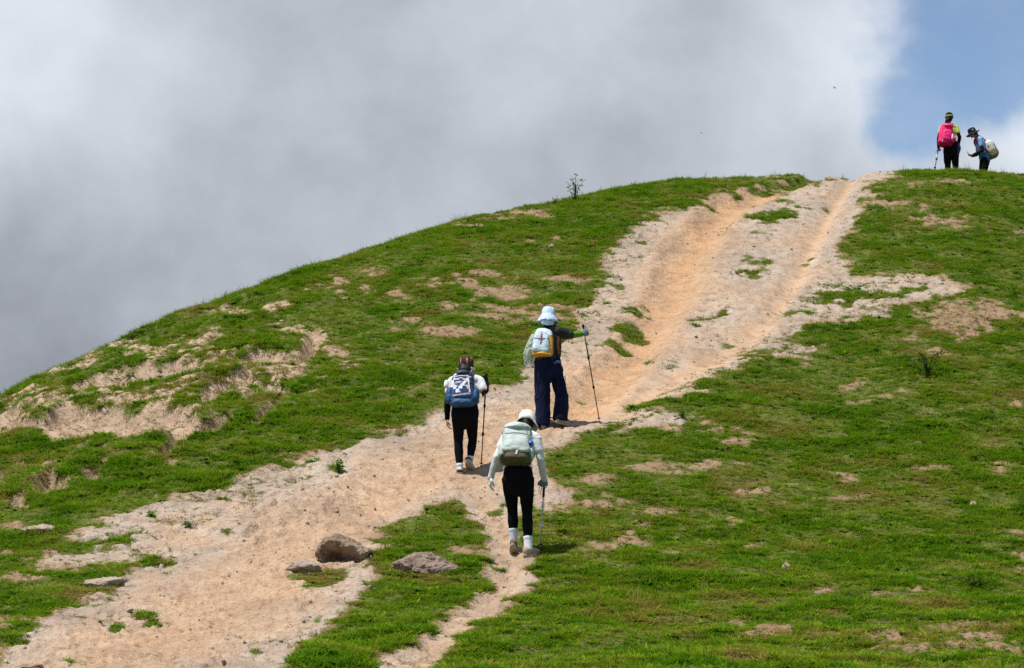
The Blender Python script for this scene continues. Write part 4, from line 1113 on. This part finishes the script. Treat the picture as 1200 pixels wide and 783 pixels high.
b = MB(); b.tube([L(-.02, -.128, -.048), L(.045, -.118, -.052), L(.095, -.065, -.045), L(.118, .01, -.03), L(.10, .10, -.02), L(.05, .165, -.02), L(-.05, .165, -.02), L(-.10, .10, -.02), L(-.112, .02, -.022)],
                    [(.012, .008), (.017, .010), (.018, .010), (.018, .008), (.028, .006), (.035, .006), (.035, .006), (.028, .006), (.014, .006)], right=Zv, n=12); fuse('visor', b, M['white_hat'], root, .005, 2)
pk = Pack(f1, K(199, 268, -.075), .22, .02, 'blue backpack with white geometric print on the left hiker')
kk = f1.k
P2 = lambda cx, cy: ((cx - 199) / kk, (268 - cy) / kk)
WH = [((124, 232), (196, 214), 5), ((140, 202), (176, 180), 4), ((158, 176), (150, 222), 3), ((196, 178), (206, 222), 4), ((228, 216), (168, 300), 9), ((228, 216), (242, 300), 5), ((138, 262), (186, 300), 7), ((132, 246), (168, 268), 4), ((206, 262), (238, 266), 4)]
PK = [((150, 322), (244, 308), 4), ((128, 252), (190, 240), 4), ((214, 186), (232, 212), 4), ((222, 280), (236, 276), 3)]
def paint1(c, n):
    if n.y > .35 or c.z < -.15: return 0 if c.z > -.15 else 1
    p = (c.x, c.z)
    for a, b_, w in WH:
        if seg_d(p, P2(*a), P2(*b_)) < w / kk * .8: return 2
    for a, b_, w in PK:
        if seg_d(p, P2(*a), P2(*b_)) < w / kk: return 3
    return 0 if c.z > .11 or (c.x > -.01 and c.z > 0) else 1
pk.bag('main_bag', (0, .02, 0), (.162, .115, .232), [M['pack_navy'], M['pack_blue'], M['pack_white'], M['pack_pink']], paint1, taper=.16, seed=13)
pk.bag('front_pocket', (.0, -.075, -.035), (.122, .052, .13), [M['pack_navy'], M['pack_blue'], M['pack_white'], M['pack_pink']], paint1, e=.5, taper=.12, seed=14)
pk.bag('base_panel', (.0, -.03, -.195), (.150, .098, .050), M['pack_blue'], e=.6, seed=15)
for s_ in (-1, 1): pk.bag('side_pocket', (s_ * .170, .0, -.09), (.050, .085, .105), M['pack_blue'], e=.6, taper=.1, seed=17 + s_)
pk.bag('water_bottle', (-.215, .02, .075), (.032, .034, .055), M['pack_white'], e=.7, seed=20, wr=.002)
pk.bag('top_lid', (.0, .0, .215), (.115, .085, .035), M['pack_navy'], e=.6, seed=21)
pk.strap('piping', [(-.115, -.11, .13), (0, -.135, .15), (.115, -.11, .13)], .012, M['pack_white'], .004, fig_space=False, right=Zv)
pk.loop(.235, M['pack_navy'], .06); pk.shoulder_straps(J1, M['pack_navy'], .19, -.16)
top = f1.p + K(330, 168, .20); bot = f1.p + K(301, 722, .16); bot.z = H(bot.x, bot.y) - .01
pole(top, bot, (M['shaft_black'], M['grip']), 'dark trekking pole raised by the left hiker with blue backpack', r=.010)

# ================= middle hiker: pale blue bucket hat, wide navy trousers, arm stretched to the pole =================
f2 = Fig(590, 340, 4.606, 235, 742, 640.5, 500.5)
K = f2
toeL = Vector((-.15, .98, .12)).normalized(); toeR = Vector((.75, .62, -.22)).normalized()
zl = foot_z(f2, -.06, -.02); zr = foot_z(f2, .24, .06)
J2 = dict(pelvis=K(245, 402, .0), waist=K(240, 345, .02), chest=K(232, 258, .08), neck=K(238, 205, .11), head=K(246, 140, .14), face=Vector((.25, .93, -.25)), up=Vector((.08, .2, 1)),
          shL=K(178, 228, .08), elL=K(150, 320, .05), wrL=K(150, 372, .22), shR=K(294, 218, .08), elR=K(372, 232, .14), wrR=K(432, 222, .24),
          hipL=K(212, 420, .0), hipR=K(282, 420, .0), knL=K(213, 580, .0), knR=K(318, 565, .10), anL=Vector((-.052, -.03, zl + .085)), anR=Vector((.215, .02, zr + .125)), toeL=toeL, toeR=toeR,
          hdL=(.1, .8, -.5), palmL=(1, 0, 0), curlL=(.5, .6, .4), hdR=(.75, .15, .65), palmR=(.1, .95, -.1), curlR=(.9, 1.2, .9))
root, HM, L, right = person(f2, J2, label='person in pale blue bucket hat and wide navy trousers reaching right arm to a pole')
b = MB(); torso_shirt(b, J2, right, .002, .6, {'L': 2, 'R': 2}); fuse('green_top', b, M['green'], root, .008, 4, .006, 12, (.7, 1, 1), 21)
b = MB(); torso_shirt(b, J2, right, .016, .4, {}); sh, el = J2['shR'], J2['elR']
b.tube([J2['neck'].lerp(J2['chest'], .3), J2['neck'].lerp(sh, .6), sh, sh.lerp(el, .55), sh.lerp(el, .98)], [.085, .095, .092, .074, .060])
b.tube([sh - Zv * .02, sh.lerp(J2['chest'], .3) - Zv * .10, sh.lerp(J2['waist'], .5) - Zv * .02], [.07, .08, .07])
fuse('jacket', b, M['charcoal'], root, .008, 4, .010, 9, (1, 1, .8), 22)
b = MB(); b.tube([K(300, 250, .06), K(304, 300, .04), K(300, 352, .02)], [(.035, .07), (.032, .08), (.035, .08)]); fuse('vest', b, M['rust'], root, .007, 3, .006, 14, (1, 1, .5), 24)
b = MB(); hand_parts(b, J2['wrR'], J2['hdR'], J2['palmR'], -1, J2['curlR'], .004); b.tube([J2['wrR'].lerp(J2['elR'], .12), J2['wrR']], [.036, .032]); fuse('glove', b, M['glove_grey'], root, .005, 2)
b = MB(); b.tube([K(243, 470, 0), K(243, 430, 0), K(243, 385, .0), K(242, 355, .02)], [(.14, .11), (.186, .133), (.180, .128), (.162, .120)], right=X, n=24)
kn, an = J2['knL'], J2['anL']; b.tube([J2['hipL'] + Zv * .0, J2['hipL'].lerp(kn, .5), kn, kn.lerp(an, .5), an - Zv * .045], [(.102, .112), (.104, .112), (.102, .108), (.100, .106), (.100, .110)], n=22, cap=.1)
kn, an = J2['knR'], J2['anR']; b.tube([J2['hipR'] + Zv * .0, J2['hipR'].lerp(kn, .5), kn, kn.lerp(an, .5), an + Vector((-.02, 0, -.035))], [(.100, .112), (.088, .108), (.086, .10), (.096, .104), (.108, .112)], n=22, cap=.1)
fuse('trousers', b, M['navy'], root, .008, 3, .016, 9, (1.3, 1, .35), 26)
b = MB(); b.tube([K(275, 400, -.125), K(292, 392, -.128), K(312, 396, -.115)], [(.022, .008)] * 3, right=Zv); fuse('pocket_flap', b, M['navy_light'], root, .005, 2)
b = MB(); b.tube([K(334, 462, -.035), K(339, 490, -.03)], [(.012, .02), (.008, .018)]); fuse('side_patch', b, M['grey_sleeve'], root, .005, 2)
shoe(root, J2['anL'], toeL, 'L', M['shoe_beige'], M['sole']); shoe(root, J2['anR'], toeR, 'R', M['shoe_beige'], M['sole'], L=.28)
b = MB(); b.ellipsoid(L(0, -.03, -.005), (.083, .085, .10), HM); b.tube([L(0, -.06, -.06), L(0, -.07, -.14)], [.05, .04]); fuse('hair', b, M['hair'], root, .007, 2)
def warp2(r, h, a):
    w = max(0, r - .108); back = max(0, -math.sin(a))
    return r + w * .15 * math.sin(4 * a + 1), h - w * .5 * back + w * .22 * math.sin(3 * a + .5) - (.012 * math.sin(6 * a + 2) * w * 8)
b = MB(); b.lathe([(.002, .132), (.050, .132), (.080, .122), (.092, .095), (.097, .050), (.101, .018), (.100, .008), (.108, .0), (.128, -.030), (.146, -.070), (.150, -.100), (.146, -.102), (.136, -.070), (.118, -.032), (.098, 0), (.092, .05), (.002, .12)], HM, L(0, -.008, .030), warp=warp2, sq=1.08, n=64)
hat = crumple(b.build('bucket_hat', M['blue_white'], root), .012, 17, 5)
b = MB(); b.tube([L(-.085, -.10, -.05), L(-.03, -.135, -.09), L(.05, -.12, -.10), L(.10, -.07, -.09)], [(.045, .012), (.055, .014), (.055, .014), (.04, .012)], right=Zv); fuse('neck_flap', b, M['blue_white'], root, .006, 3, .006, 18, (1, 1, 1), 28)
# loose milky rain cape blowing from the left arm
b = MB(); b.tube([K(165, 250, .0), K(152, 300, -.02), K(142, 350, -.02), K(138, 398, .0)], [(.03, .07), (.055, .09), (.075, .10), (.05, .09)], right=X, n=24); fuse('rain_cape', b, M['film'], root, .008, 2, .02, 12, (1, 1, .6), 29)
pk = Pack(f2, K(213, 283, -.075), .16, .06, 'ice blue backpack with mustard sides on the bucket hat hiker')
def paint2(c, n): return 1 if c.z < -.15 + .25 * max(0, c.x - .02) or c.x > .085 - .10 * c.z * .8 and c.z < .10 else 0
pk.bag('main_bag', (.012, .02, -.005), (.145, .100, .208), [M['pack_ice'], M['mustard']], paint2, taper=.20, seed=33)
pk.bag('front_pocket', (-.018, -.072, -.01), (.112, .048, .165), M['pack_ice'], e=.45, taper=.20, seed=34)
pk.bag('base_panel', (.01, -.03, -.185), (.135, .085, .035), M['mustard'], e=.6, seed=35)
pk.strap('front_strap', [(-.118, -.108, .026), (-.02, -.127, .014), (.088, -.108, .030)], .014, M['steel_blue'], .005, fig_space=False, right=Zv)
pk.strap('tag', [(-.022, -.128, .085), (-.026, -.130, -.02)], .020, M['red'], .004, fig_space=False)
pk.strap('tag', [(-.030, -.126, -.035), (-.030, -.126, -.060)], .012, M['steel_blue'], .004, fig_space=False)
pk.strap('tag', [(-.020, -.124, .105), (-.018, -.120, .120)], .014, M['pack_navy'], .004, fig_space=False)
pk.strap('tag', [(.060, -.115, -.155), (.085, -.112, -.150)], .014, M['steel_blue'], .004, fig_space=False, right=Zv)
pk.loop(.20, M['steel_blue'], .06); pk.shoulder_straps(J2, M['steel_blue'], .17, -.15)
top = f2.p + K(438, 168, .30); bot = f2.p + K(528, 655, .34); bot.z = H(bot.x, bot.y) - .01
pole(top, bot, (M['shaft_dark'], M['grip']), 'bronze trekking pole planted out to the right by the bucket hat hiker', r=.010)

# ================= crest: hiker with pink backpack =================
ZS = float(np.interp(1112, _uu, SKY_Z))
f4 = Fig(1080, 110, 7.833, 282, 770, 1116, Z=ZS + 2.6)
# picture row of the ground point there
def fix(fig, cx_u, oy, k):
    d = fig.p; Zc = d.y * CP + d.z * SP; v = CV - F * (d.z * CP - d.y * SP) / Zc
    fig.cy = (v - oy) * k
fix(f4, 1116, 110, 7.833); K = f4
tF = Vector((-.1, .99, -.05)).normalized(); tG = Vector((.15, .98, -.05)).normalized()
S4 = f4.k
z_l, z_r = foot_z(f4, -.10, .0), foot_z(f4, .10, .05)
J4 = dict(pelvis=K(278, 500, .0), waist=K(276, 440, .02), chest=K(272, 330, .07), neck=K(275, 262, .10), head=K(281, 200, .12), face=Vector((.25, .95, -.1)), up=Zv.copy(),
          shL=K(205, 290, .08), elL=K(170, 400, .02), wrL=K(172, 480, .10), shR=K(338, 290, .08), elR=K(362, 390, .02), wrR=K(352, 470, .12),
          hipL=K(245, 520, .0), hipR=K(312, 520, .0), knL=K(245, 640, .03), knR=K(318, 640, .05), anL=Vector((-.095, 0, z_l + .085)), anR=Vector((.10, .05, z_r + .085)), toeL=tF, toeR=tG,
          hdL=(.02, .4, -.9), palmL=(.4, .8, .3), curlL=(.9, 1.2, .9), thL=1, hdR=(-.1, .2, -1), palmR=(-1, .2, 0), curlR=(.3, .4, .3))
root, HM, L, right = person(f4, J4, label='person in lime shirt and dark cap with yellow band standing on the crest')
b = MB(); torso_shirt(b, J4, right, .006, .9, {'L': .5, 'R': .55}); fuse('t_shirt', b, M['lime'], root, .009, 4, .006, 10, (1, 1, .7), 31)
for s in 'LR':
    b = MB(); sh, el, wr = J4['sh' + s], J4['el' + s], J4['wr' + s]
    b.tube([sh.lerp(el, .4), el, el.lerp(wr, .35), wr], [.052, .048, .046, .036]); fuse('arm_sleeve', b, M['black'], root, .007, 3, .004, 14, (1, 1, .6), 34)
b = MB(); b.tube([K(278, 545, 0), K(278, 510, 0), K(278, 470, .01), K(277, 430, .03)], [(.16, .12), (.190, .135), (.190, .13), (.16, .12)], right=X, n=24)
for s in 'LR': b.tube([J4['hip' + s] + Zv * .03, J4['hip' + s].lerp(J4['kn' + s], .5), J4['kn' + s], J4['an' + s] + Zv * .03], [.105, .098, .080, .062], n=20)
fuse('trousers', b, M['black'], root, .008, 4, .008, 12, (1, 1, .5), 36)
b = MB(); b.tube([K(340, 465, -.03), K(345, 500, -.04), K(332, 560, -.05)], [(.05, .06), (.05, .06), (.03, .05)], right=X, n=18); fuse('tied_jacket', b, M['pack_navy'], root, .008, 3, .012, 12, (1, 1, .5), 37)
shoe(root, J4['anL'], tF, 'L', M['shoe_dark'], M['sole']); shoe(root, J4['anR'], tG, 'R', M['shoe_dark'], M['sole'])
b = MB(); b.ellipsoid(L(0, -.03, -.005), (.086, .088, .108), HM); b.tube([L(-.01, -.10, -.04), L(-.05, -.12, -.09), L(-.07, -.11, -.15), L(-.06, -.09, -.20)], [.04, .045, .04, .02]); fuse('hair', b, M['hair'], root, .007, 2, .004, 30, (1, 1, .3), 3)
b = MB(); b.lathe([(.002, .140), (.05, .134), (.082, .112), (.099, .075), (.104, .035), (.105, .0), (.099, 0), (.095, .06), (.002, .128)], HM, L(0, -.008, .012), sq=1.12, n=40); capo = b.build('cap', M['black'], root)
b = MB(); b.lathe([(.104, -.004), (.109, .0), (.111, .018), (.109, .038), (.103, .042), (.101, .018), (.104, -.004)], HM, L(0, -.008, .020), sq=1.12, n=40); b.build('headband', M['yellow_band'], root)
b = MB(); b.tube([L(-.06, .10, .012), L(0, .15, .006), L(.06, .10, .012)], [(.02, .006), (.045, .006), (.02, .006)], right=Yv); fuse('visor', b, M['black'], root, .006, 2)
pk = Pack(f4, K(236, 382, -.09), .10, .12, 'hot pink backpack with pale bottle on the crest hiker')
def paint4(c, n): return 1 if c.z < -.20 + .03 * math.sin(c.x * 20) else 0
pk.bag('main_bag', (-.02, .02, .01), (.180, .115, .310), [M['pink'], M['crimson']], paint4, taper=.12, seed=43)
pk.bag('front_pocket', (-.01, -.085, -.02), (.125, .055, .16), M['pink'], e=.5, seed=44)
pk.bag('top_lid', (.01, -.02, .262), (.135, .095, .05), M['pink'], e=.6, seed=45)
pk.bag('side_pocket', (.150, -.04, -.14), (.060, .075, .085), M['crimson'], e=.6, seed=46)
pk.bag('side_pocket', (-.165, .0, -.13), (.035, .075, .095), M['crimson'], e=.6, seed=47)
pk.bag('water_bottle', (.120, -.095, -.055), (.040, .038, .080), M['pack_white'], e=.7, seed=48, wr=.002)
pk.bag('water_bottle', (.205, -.06, -.085), (.036, .036, .075), M['pink'], e=.7, seed=49, wr=.002)
pk.strap('tag', [(-.05, -.118, .262), (.02, -.12, .268)], .018, M['pack_pink'], .004, fig_space=False, right=Zv)
pk.strap('compression_strap', [(-.12, -.11, -.15), (-.13, -.10, -.22)], .016, M['pack_white'], .004, fig_space=False)
pk.loop(.305, M['crimson'], .05); pk.shoulder_straps(J4, M['crimson'], .26, -.22)
top = f4.p + K(176, 488, .18); bot = f4.p + K(112, 690, .1); bot.z = max(H(bot.x, bot.y) - .01, -50)
pole(top, bot, (M['shaft_silver'], M['grip']), 'pale trekking pole slanting from the left hand of the pink backpack hiker', r=.016)

# ================= crest: hiker bending over a phone =================
ZS5 = float(np.interp(1152, _uu, SKY_Z))
f5 = Fig(1080, 110, 7.833, 560, 800, 1151.5, Z=ZS5 + 3.2)
fix(f5, 1151.5, 110, 7.833); K = f5
left = -X
tF = Vector((-.98, -.1, .0)).normalized()
z_l, z_r = foot_z(f5, .03, -.10), foot_z(f5, .0, .10)
J5 = dict(pelvis=K(588, 598, .0), waist=K(578, 548, .0), chest=K(552, 448, .0), neck=K(525, 392, .0), head=K(483, 352, .0), face=Vector((-.93, -.18, -.42)), up=Vector((-.4, 0, 1)),
          shL=K(540, 420, -.16), elL=K(548, 530, -.19), wrL=K(474, 566, -.10), shR=K(540, 420, .16), elR=K(545, 530, .19), wrR=K(476, 560, .06),
          hipL=K(585, 610, -.085), hipR=K(585, 610, .085), knL=K(562, 740, -.095), knR=K(566, 740, .095), anL=Vector((.03, -.10, z_l + .085)), anR=Vector((.0, .10, z_r + .085)), toeL=tF, toeR=tF,
          hdL=(-1, .25, .05), palmL=(.1, .5, .9), curlL=(.3, .4, .3), thL=1, hdR=(-1, -.3, .1), palmR=(.1, -.5, .9), curlR=(.4, .5, .4), thR=-1)
root, HM, L, right = person(f5, J5, fwd=left, label='person in dark bucket hat and blue shirt stooping over a phone on the crest')
b = MB(); torso_shirt(b, J5, right, .006, .1, {'L': .62, 'R': .62}, fwd=left); fuse('t_shirt', b, M['sky_shirt'], root, .009, 4, .006, 10, (1, 1, .7), 41)
b = MB(); b.tube([J5['pelvis'] - Zv * .06, J5['pelvis'], J5['pelvis'].lerp(J5['waist'], .9)], [(.180, .130), (.182, .132), (.168, .126)], right=right, n=24); fuse('shirt_hem', b, M['teal_shirt'], root, .008, 3, .008, 10, (1, 1, .5), 42)
for s in 'LR':
    b = MB(); sh, el, wr = J5['sh' + s], J5['el' + s], J5['wr' + s]
    b.tube([sh.lerp(el, .55), el, el.lerp(wr, .35), wr], [.058, .054, .050, .038]); fuse('arm_sleeve', b, M['dark_navy'], root, .007, 3, .004, 14, (1, 1, .6), 44)
b = MB(); b.tube([K(584, 650, 0), K(585, 615, 0), K(586, 580, .0)], [(.15, .11), (.172, .126), (.165, .122)], right=right, n=24)
for s in 'LR': b.tube([J5['hip' + s] + Zv * .03, J5['hip' + s].lerp(J5['kn' + s], .5), J5['kn' + s], J5['an' + s] + Zv * .03], [.105, .098, .080, .062], n=20)
fuse('trousers', b, M['black'], root, .008, 4, .008, 12, (1, 1, .5), 46)
shoe(root, J5['anL'], tF, 'L', M['shoe_dark'], M['sole']); shoe(root, J5['anR'], tF, 'R', M['shoe_dark'], M['sole'])
b = MB(); b.ellipsoid(L(0, -.04, -.01), (.082, .072, .092), HM); b.tube([L(0, -.085, -.05), L(0, -.10, -.12)], [.05, .03]); fuse('hair', b, M['hair'], root, .007, 2)
def warp5(r, h, a):
    w = max(0, r - .106); return r + w * .1 * math.sin(3 * a), h - w * .3 * math.cos(2 * a + .4)
b = MB(); b.lathe([(.002, .135), (.055, .134), (.086, .120), (.098, .085), (.104, .04), (.106, .01), (.125, -.004), (.158, -.022), (.180, -.040), (.176, -.043), (.150, -.028), (.115, -.010), (.098, .005), (.095, .05), (.002, .12)], HM, L(0, -.008, .018), warp=warp5, sq=1.1, n=48); crumple(b.build('bucket_hat', M['dark_navy'], root), .007, 18, 7)
b = MB(); b.ellipsoid(L(-.112, .012, .075), (.012, .022, .014), HM, 12); b.build('hat_badge', M['white'], root)
pk = Pack(f5, K(640, 508, -.0), .36, .0, 'cream and khaki backpack on the stooping crest hiker', yaw=math.radians(90))
def paint5(c, n): return 2 if c.z < -.06 else (1 if c.z < .03 else 0)
pk.bag('main_bag', (0, -.01, .0), (.155, .120, .245), [M['cream'], M['pack_green'], M['pack_brown']], paint5, taper=.10, seed=53)
pk.bag('front_pocket', (0, -.115, -.06), (.12, .055, .125), [M['pack_white'], M['pack_brown']], lambda c, n: 1 if c.z < -.04 else 0, e=.5, seed=54)
pk.bag('top_lid', (0, -.01, .215), (.125, .10, .045), M['white'], e=.6, seed=55)
pk.bag('side_pocket', (-.150, .0, -.11), (.035, .085, .095), M['pack_brown'], e=.6, seed=56)
pk.bag('side_pocket', (.150, .0, -.11), (.035, .085, .095), M['pack_brown'], e=.6, seed=57)
pk.strap('compression_strap', [(-.165, -.10, .13), (-.172, -.115, .02), (-.165, -.10, -.06)], .02, M['grip'], .004, fig_space=False, right=Yv)
pk.strap('tag', [(-.150, .075, .09), (-.160, .045, .085)], .05, M['crimson'], .006, fig_space=False, right=Zv)
pk.loop(.24, M['grip'], .06); pk.shoulder_straps(J5, M['crimson'], .19, -.17, fwd=left, right=right)
ph = MB(); ph.ellipsoid((0, 0, 0), (.038, .006, .076), None, 24, .3)
o = ph.build('phone', M['phone']); o.location = f5.p + K(436, 545, -.03); o.rotation_euler = (math.radians(10), math.radians(0), math.radians(80)); o.rotation_euler = (math.radians(-35), 0, math.radians(75))
tag(o, 'dark phone held out by the stooping crest hiker', 'phone')

# ------------------------------------------------------------------ sky, clouds and sun
SUN_EL, SUN_AZ = math.radians(70), math.radians(-115)      # azimuth measured from +y towards +x; from the left, a little behind the camera
sun_dir = Vector((math.cos(SUN_EL) * math.sin(SUN_AZ), math.cos(SUN_EL) * math.cos(SUN_AZ), math.sin(SUN_EL)))
sl = bpy.data.lights.new('sun', 'SUN'); sl.energy = 5.0; sl.angle = math.radians(.5); sl.color = (1, .965, .90)
so = bpy.data.objects.new('sun', sl); COL.objects.link(so); so.rotation_mode = 'QUATERNION'; so.rotation_quaternion = sun_dir.to_track_quat('Z', 'Y'); so.location = (0, 0, 60)

w = bpy.data.worlds.new('World'); scene.world = w; w.use_nodes = True
nt = w.node_tree; nt.nodes.clear()
out = N(nt, 'ShaderNodeOutputWorld'); skyt = N(nt, 'ShaderNodeTexSky', sky_type='NISHITA'); skyt.sun_disc = False
skyt.sun_elevation = SUN_EL; skyt.sun_rotation = SUN_AZ; skyt.air_density = 1.0; skyt.dust_density = .2; skyt.ozone_density = 2.0
bg1 = N(nt, 'ShaderNodeBackground'); bg1.inputs[1].default_value = .105; nt.links.new(skyt.outputs[0], bg1.inputs[0])
gen = N(nt, 'ShaderNodeTexCoord').outputs['Generated']
nz = noise(nt, gen, 5.5, 6, .55).outputs[0]; nz2 = noise(nt, gen, 22., 7, .6).outputs[0]
wn = N(nt, 'ShaderNodeTexNoise'); wn.inputs['Scale'].default_value = 14; wn.inputs['Detail'].default_value = 5; nt.links.new(gen, wn.inputs['Vector'])
wv = N(nt, 'ShaderNodeVectorMath', operation='SUBTRACT'); nt.links.new(wn.outputs['Color'], wv.inputs[0]); wv.inputs[1].default_value = (.5, .5, .5)
ws = N(nt, 'ShaderNodeVectorMath', operation='SCALE'); nt.links.new(wv.outputs[0], ws.inputs[0]); ws.inputs['Scale'].default_value = .055
wa = N(nt, 'ShaderNodeVectorMath', operation='ADD'); nt.links.new(gen, wa.inputs[0]); nt.links.new(ws.outputs[0], wa.inputs[1])
def blob(u, v, r, soft=.0):
    d = N(nt, 'ShaderNodeVectorMath', operation='DISTANCE'); nt.links.new(wa.outputs[0], d.inputs[0]); d.inputs[1].default_value = direction(u, v)
    return math_(nt, 'DIVIDE', d.outputs['Value'], r / F)
def soft(dn, a, b):
    m = N(nt, 'ShaderNodeMapRange', interpolation_type='SMOOTHSTEP'); nt.links.new(dn, m.inputs[0]); m.inputs[1].default_value = a; m.inputs[2].default_value = b; m.inputs[3].default_value = 1; m.inputs[4].default_value = 0
    return m.outputs[0]
# the gap of blue sky
gap = None
for (u, v, r_) in ((1160, 10, 105), (1120, 75, 80), (1085, 125, 58), (1065, 170, 48), (1190, 60, 80), (1280, 20, 130)):
    bb = blob(u, v, r_); gap = bb if gap is None else math_(nt, 'MINIMUM', gap, bb)
gapm = soft(math_(nt, 'ADD', gap, math_(nt, 'MULTIPLY', math_(nt, 'SUBTRACT', nz2, .5), .8)), .62, 1.4)
behind = ramp(nt, nz, [(.40, (0, 0, 0)), (.52, (1, 1, 1))]).outputs[0]          # broken cloud over the rest of the sky
infront = soft(blob(520, 250, 900), .9, 1.3)
behind = math_(nt, 'MULTIPLY', behind, math_(nt, 'SUBTRACT', 1., infront))
blue = math_(nt, 'MAXIMUM', gapm, behind)
veil = math_(nt, 'MULTIPLY', blue, math_(nt, 'SUBTRACT', 1.15, math_(nt, 'MULTIPLY', nz2, .42)), True)
lum = None
def addl(x_):
    global lum
    lum = x_ if lum is None else math_(nt, 'ADD', lum, x_)
addl(math_(nt, 'ADD', .42, math_(nt, 'MULTIPLY', math_(nt, 'SUBTRACT', nz, .5), .10)))
addl(math_(nt, 'MULTIPLY', math_(nt, 'SUBTRACT', nz2, .5), .11))
nz3 = noise(nt, wa.outputs[0], 11., 8, .62).outputs[0]
addl(math_(nt, 'MULTIPLY', math_(nt, 'SUBTRACT', nz3, .5), .20))
addl(math_(nt, 'MULTIPLY', math_(nt, 'SUBTRACT', soft(gap, .9, 2.3), .0), .09))
for (u, v, r_, k_) in ((20, 60, 230, .20), (640, 20, 170, .07), (980, 30, 120, .13), (880, 170, 150, .06), (1195, 165, 80, .16), (40, 420, 280, -.12)):
    addl(math_(nt, 'MULTIPLY', soft(blob(u, v, r_), .1, 1.3), k_))
cc = N(nt, 'ShaderNodeCombineXYZ')
nt.links.new(math_(nt, 'MULTIPLY', lum, .925), cc.inputs[0]); nt.links.new(math_(nt, 'MULTIPLY', lum, 1.0), cc.inputs[1]); nt.links.new(math_(nt, 'ADD', math_(nt, 'MULTIPLY', lum, 1.07), .018), cc.inputs[2])
bg2 = N(nt, 'ShaderNodeBackground'); nt.links.new(cc.outputs[0], bg2.inputs[0]); bg2.inputs[1].default_value = 1.
mx = N(nt, 'ShaderNodeMixShader'); nt.links.new(veil, mx.inputs[0]); nt.links.new(bg2.outputs[0], mx.inputs[1]); nt.links.new(bg1.outputs[0], mx.inputs[2]); nt.links.new(mx.outputs[0], out.inputs[0])

vs = scene.view_settings; vs.view_transform = 'Standard'; vs.look = 'None'; vs.gamma = 1; vs.exposure = .33; vs.use_curve_mapping = False
scene.cycles.max_bounces = 6
scene.cycles.use_denoising = False
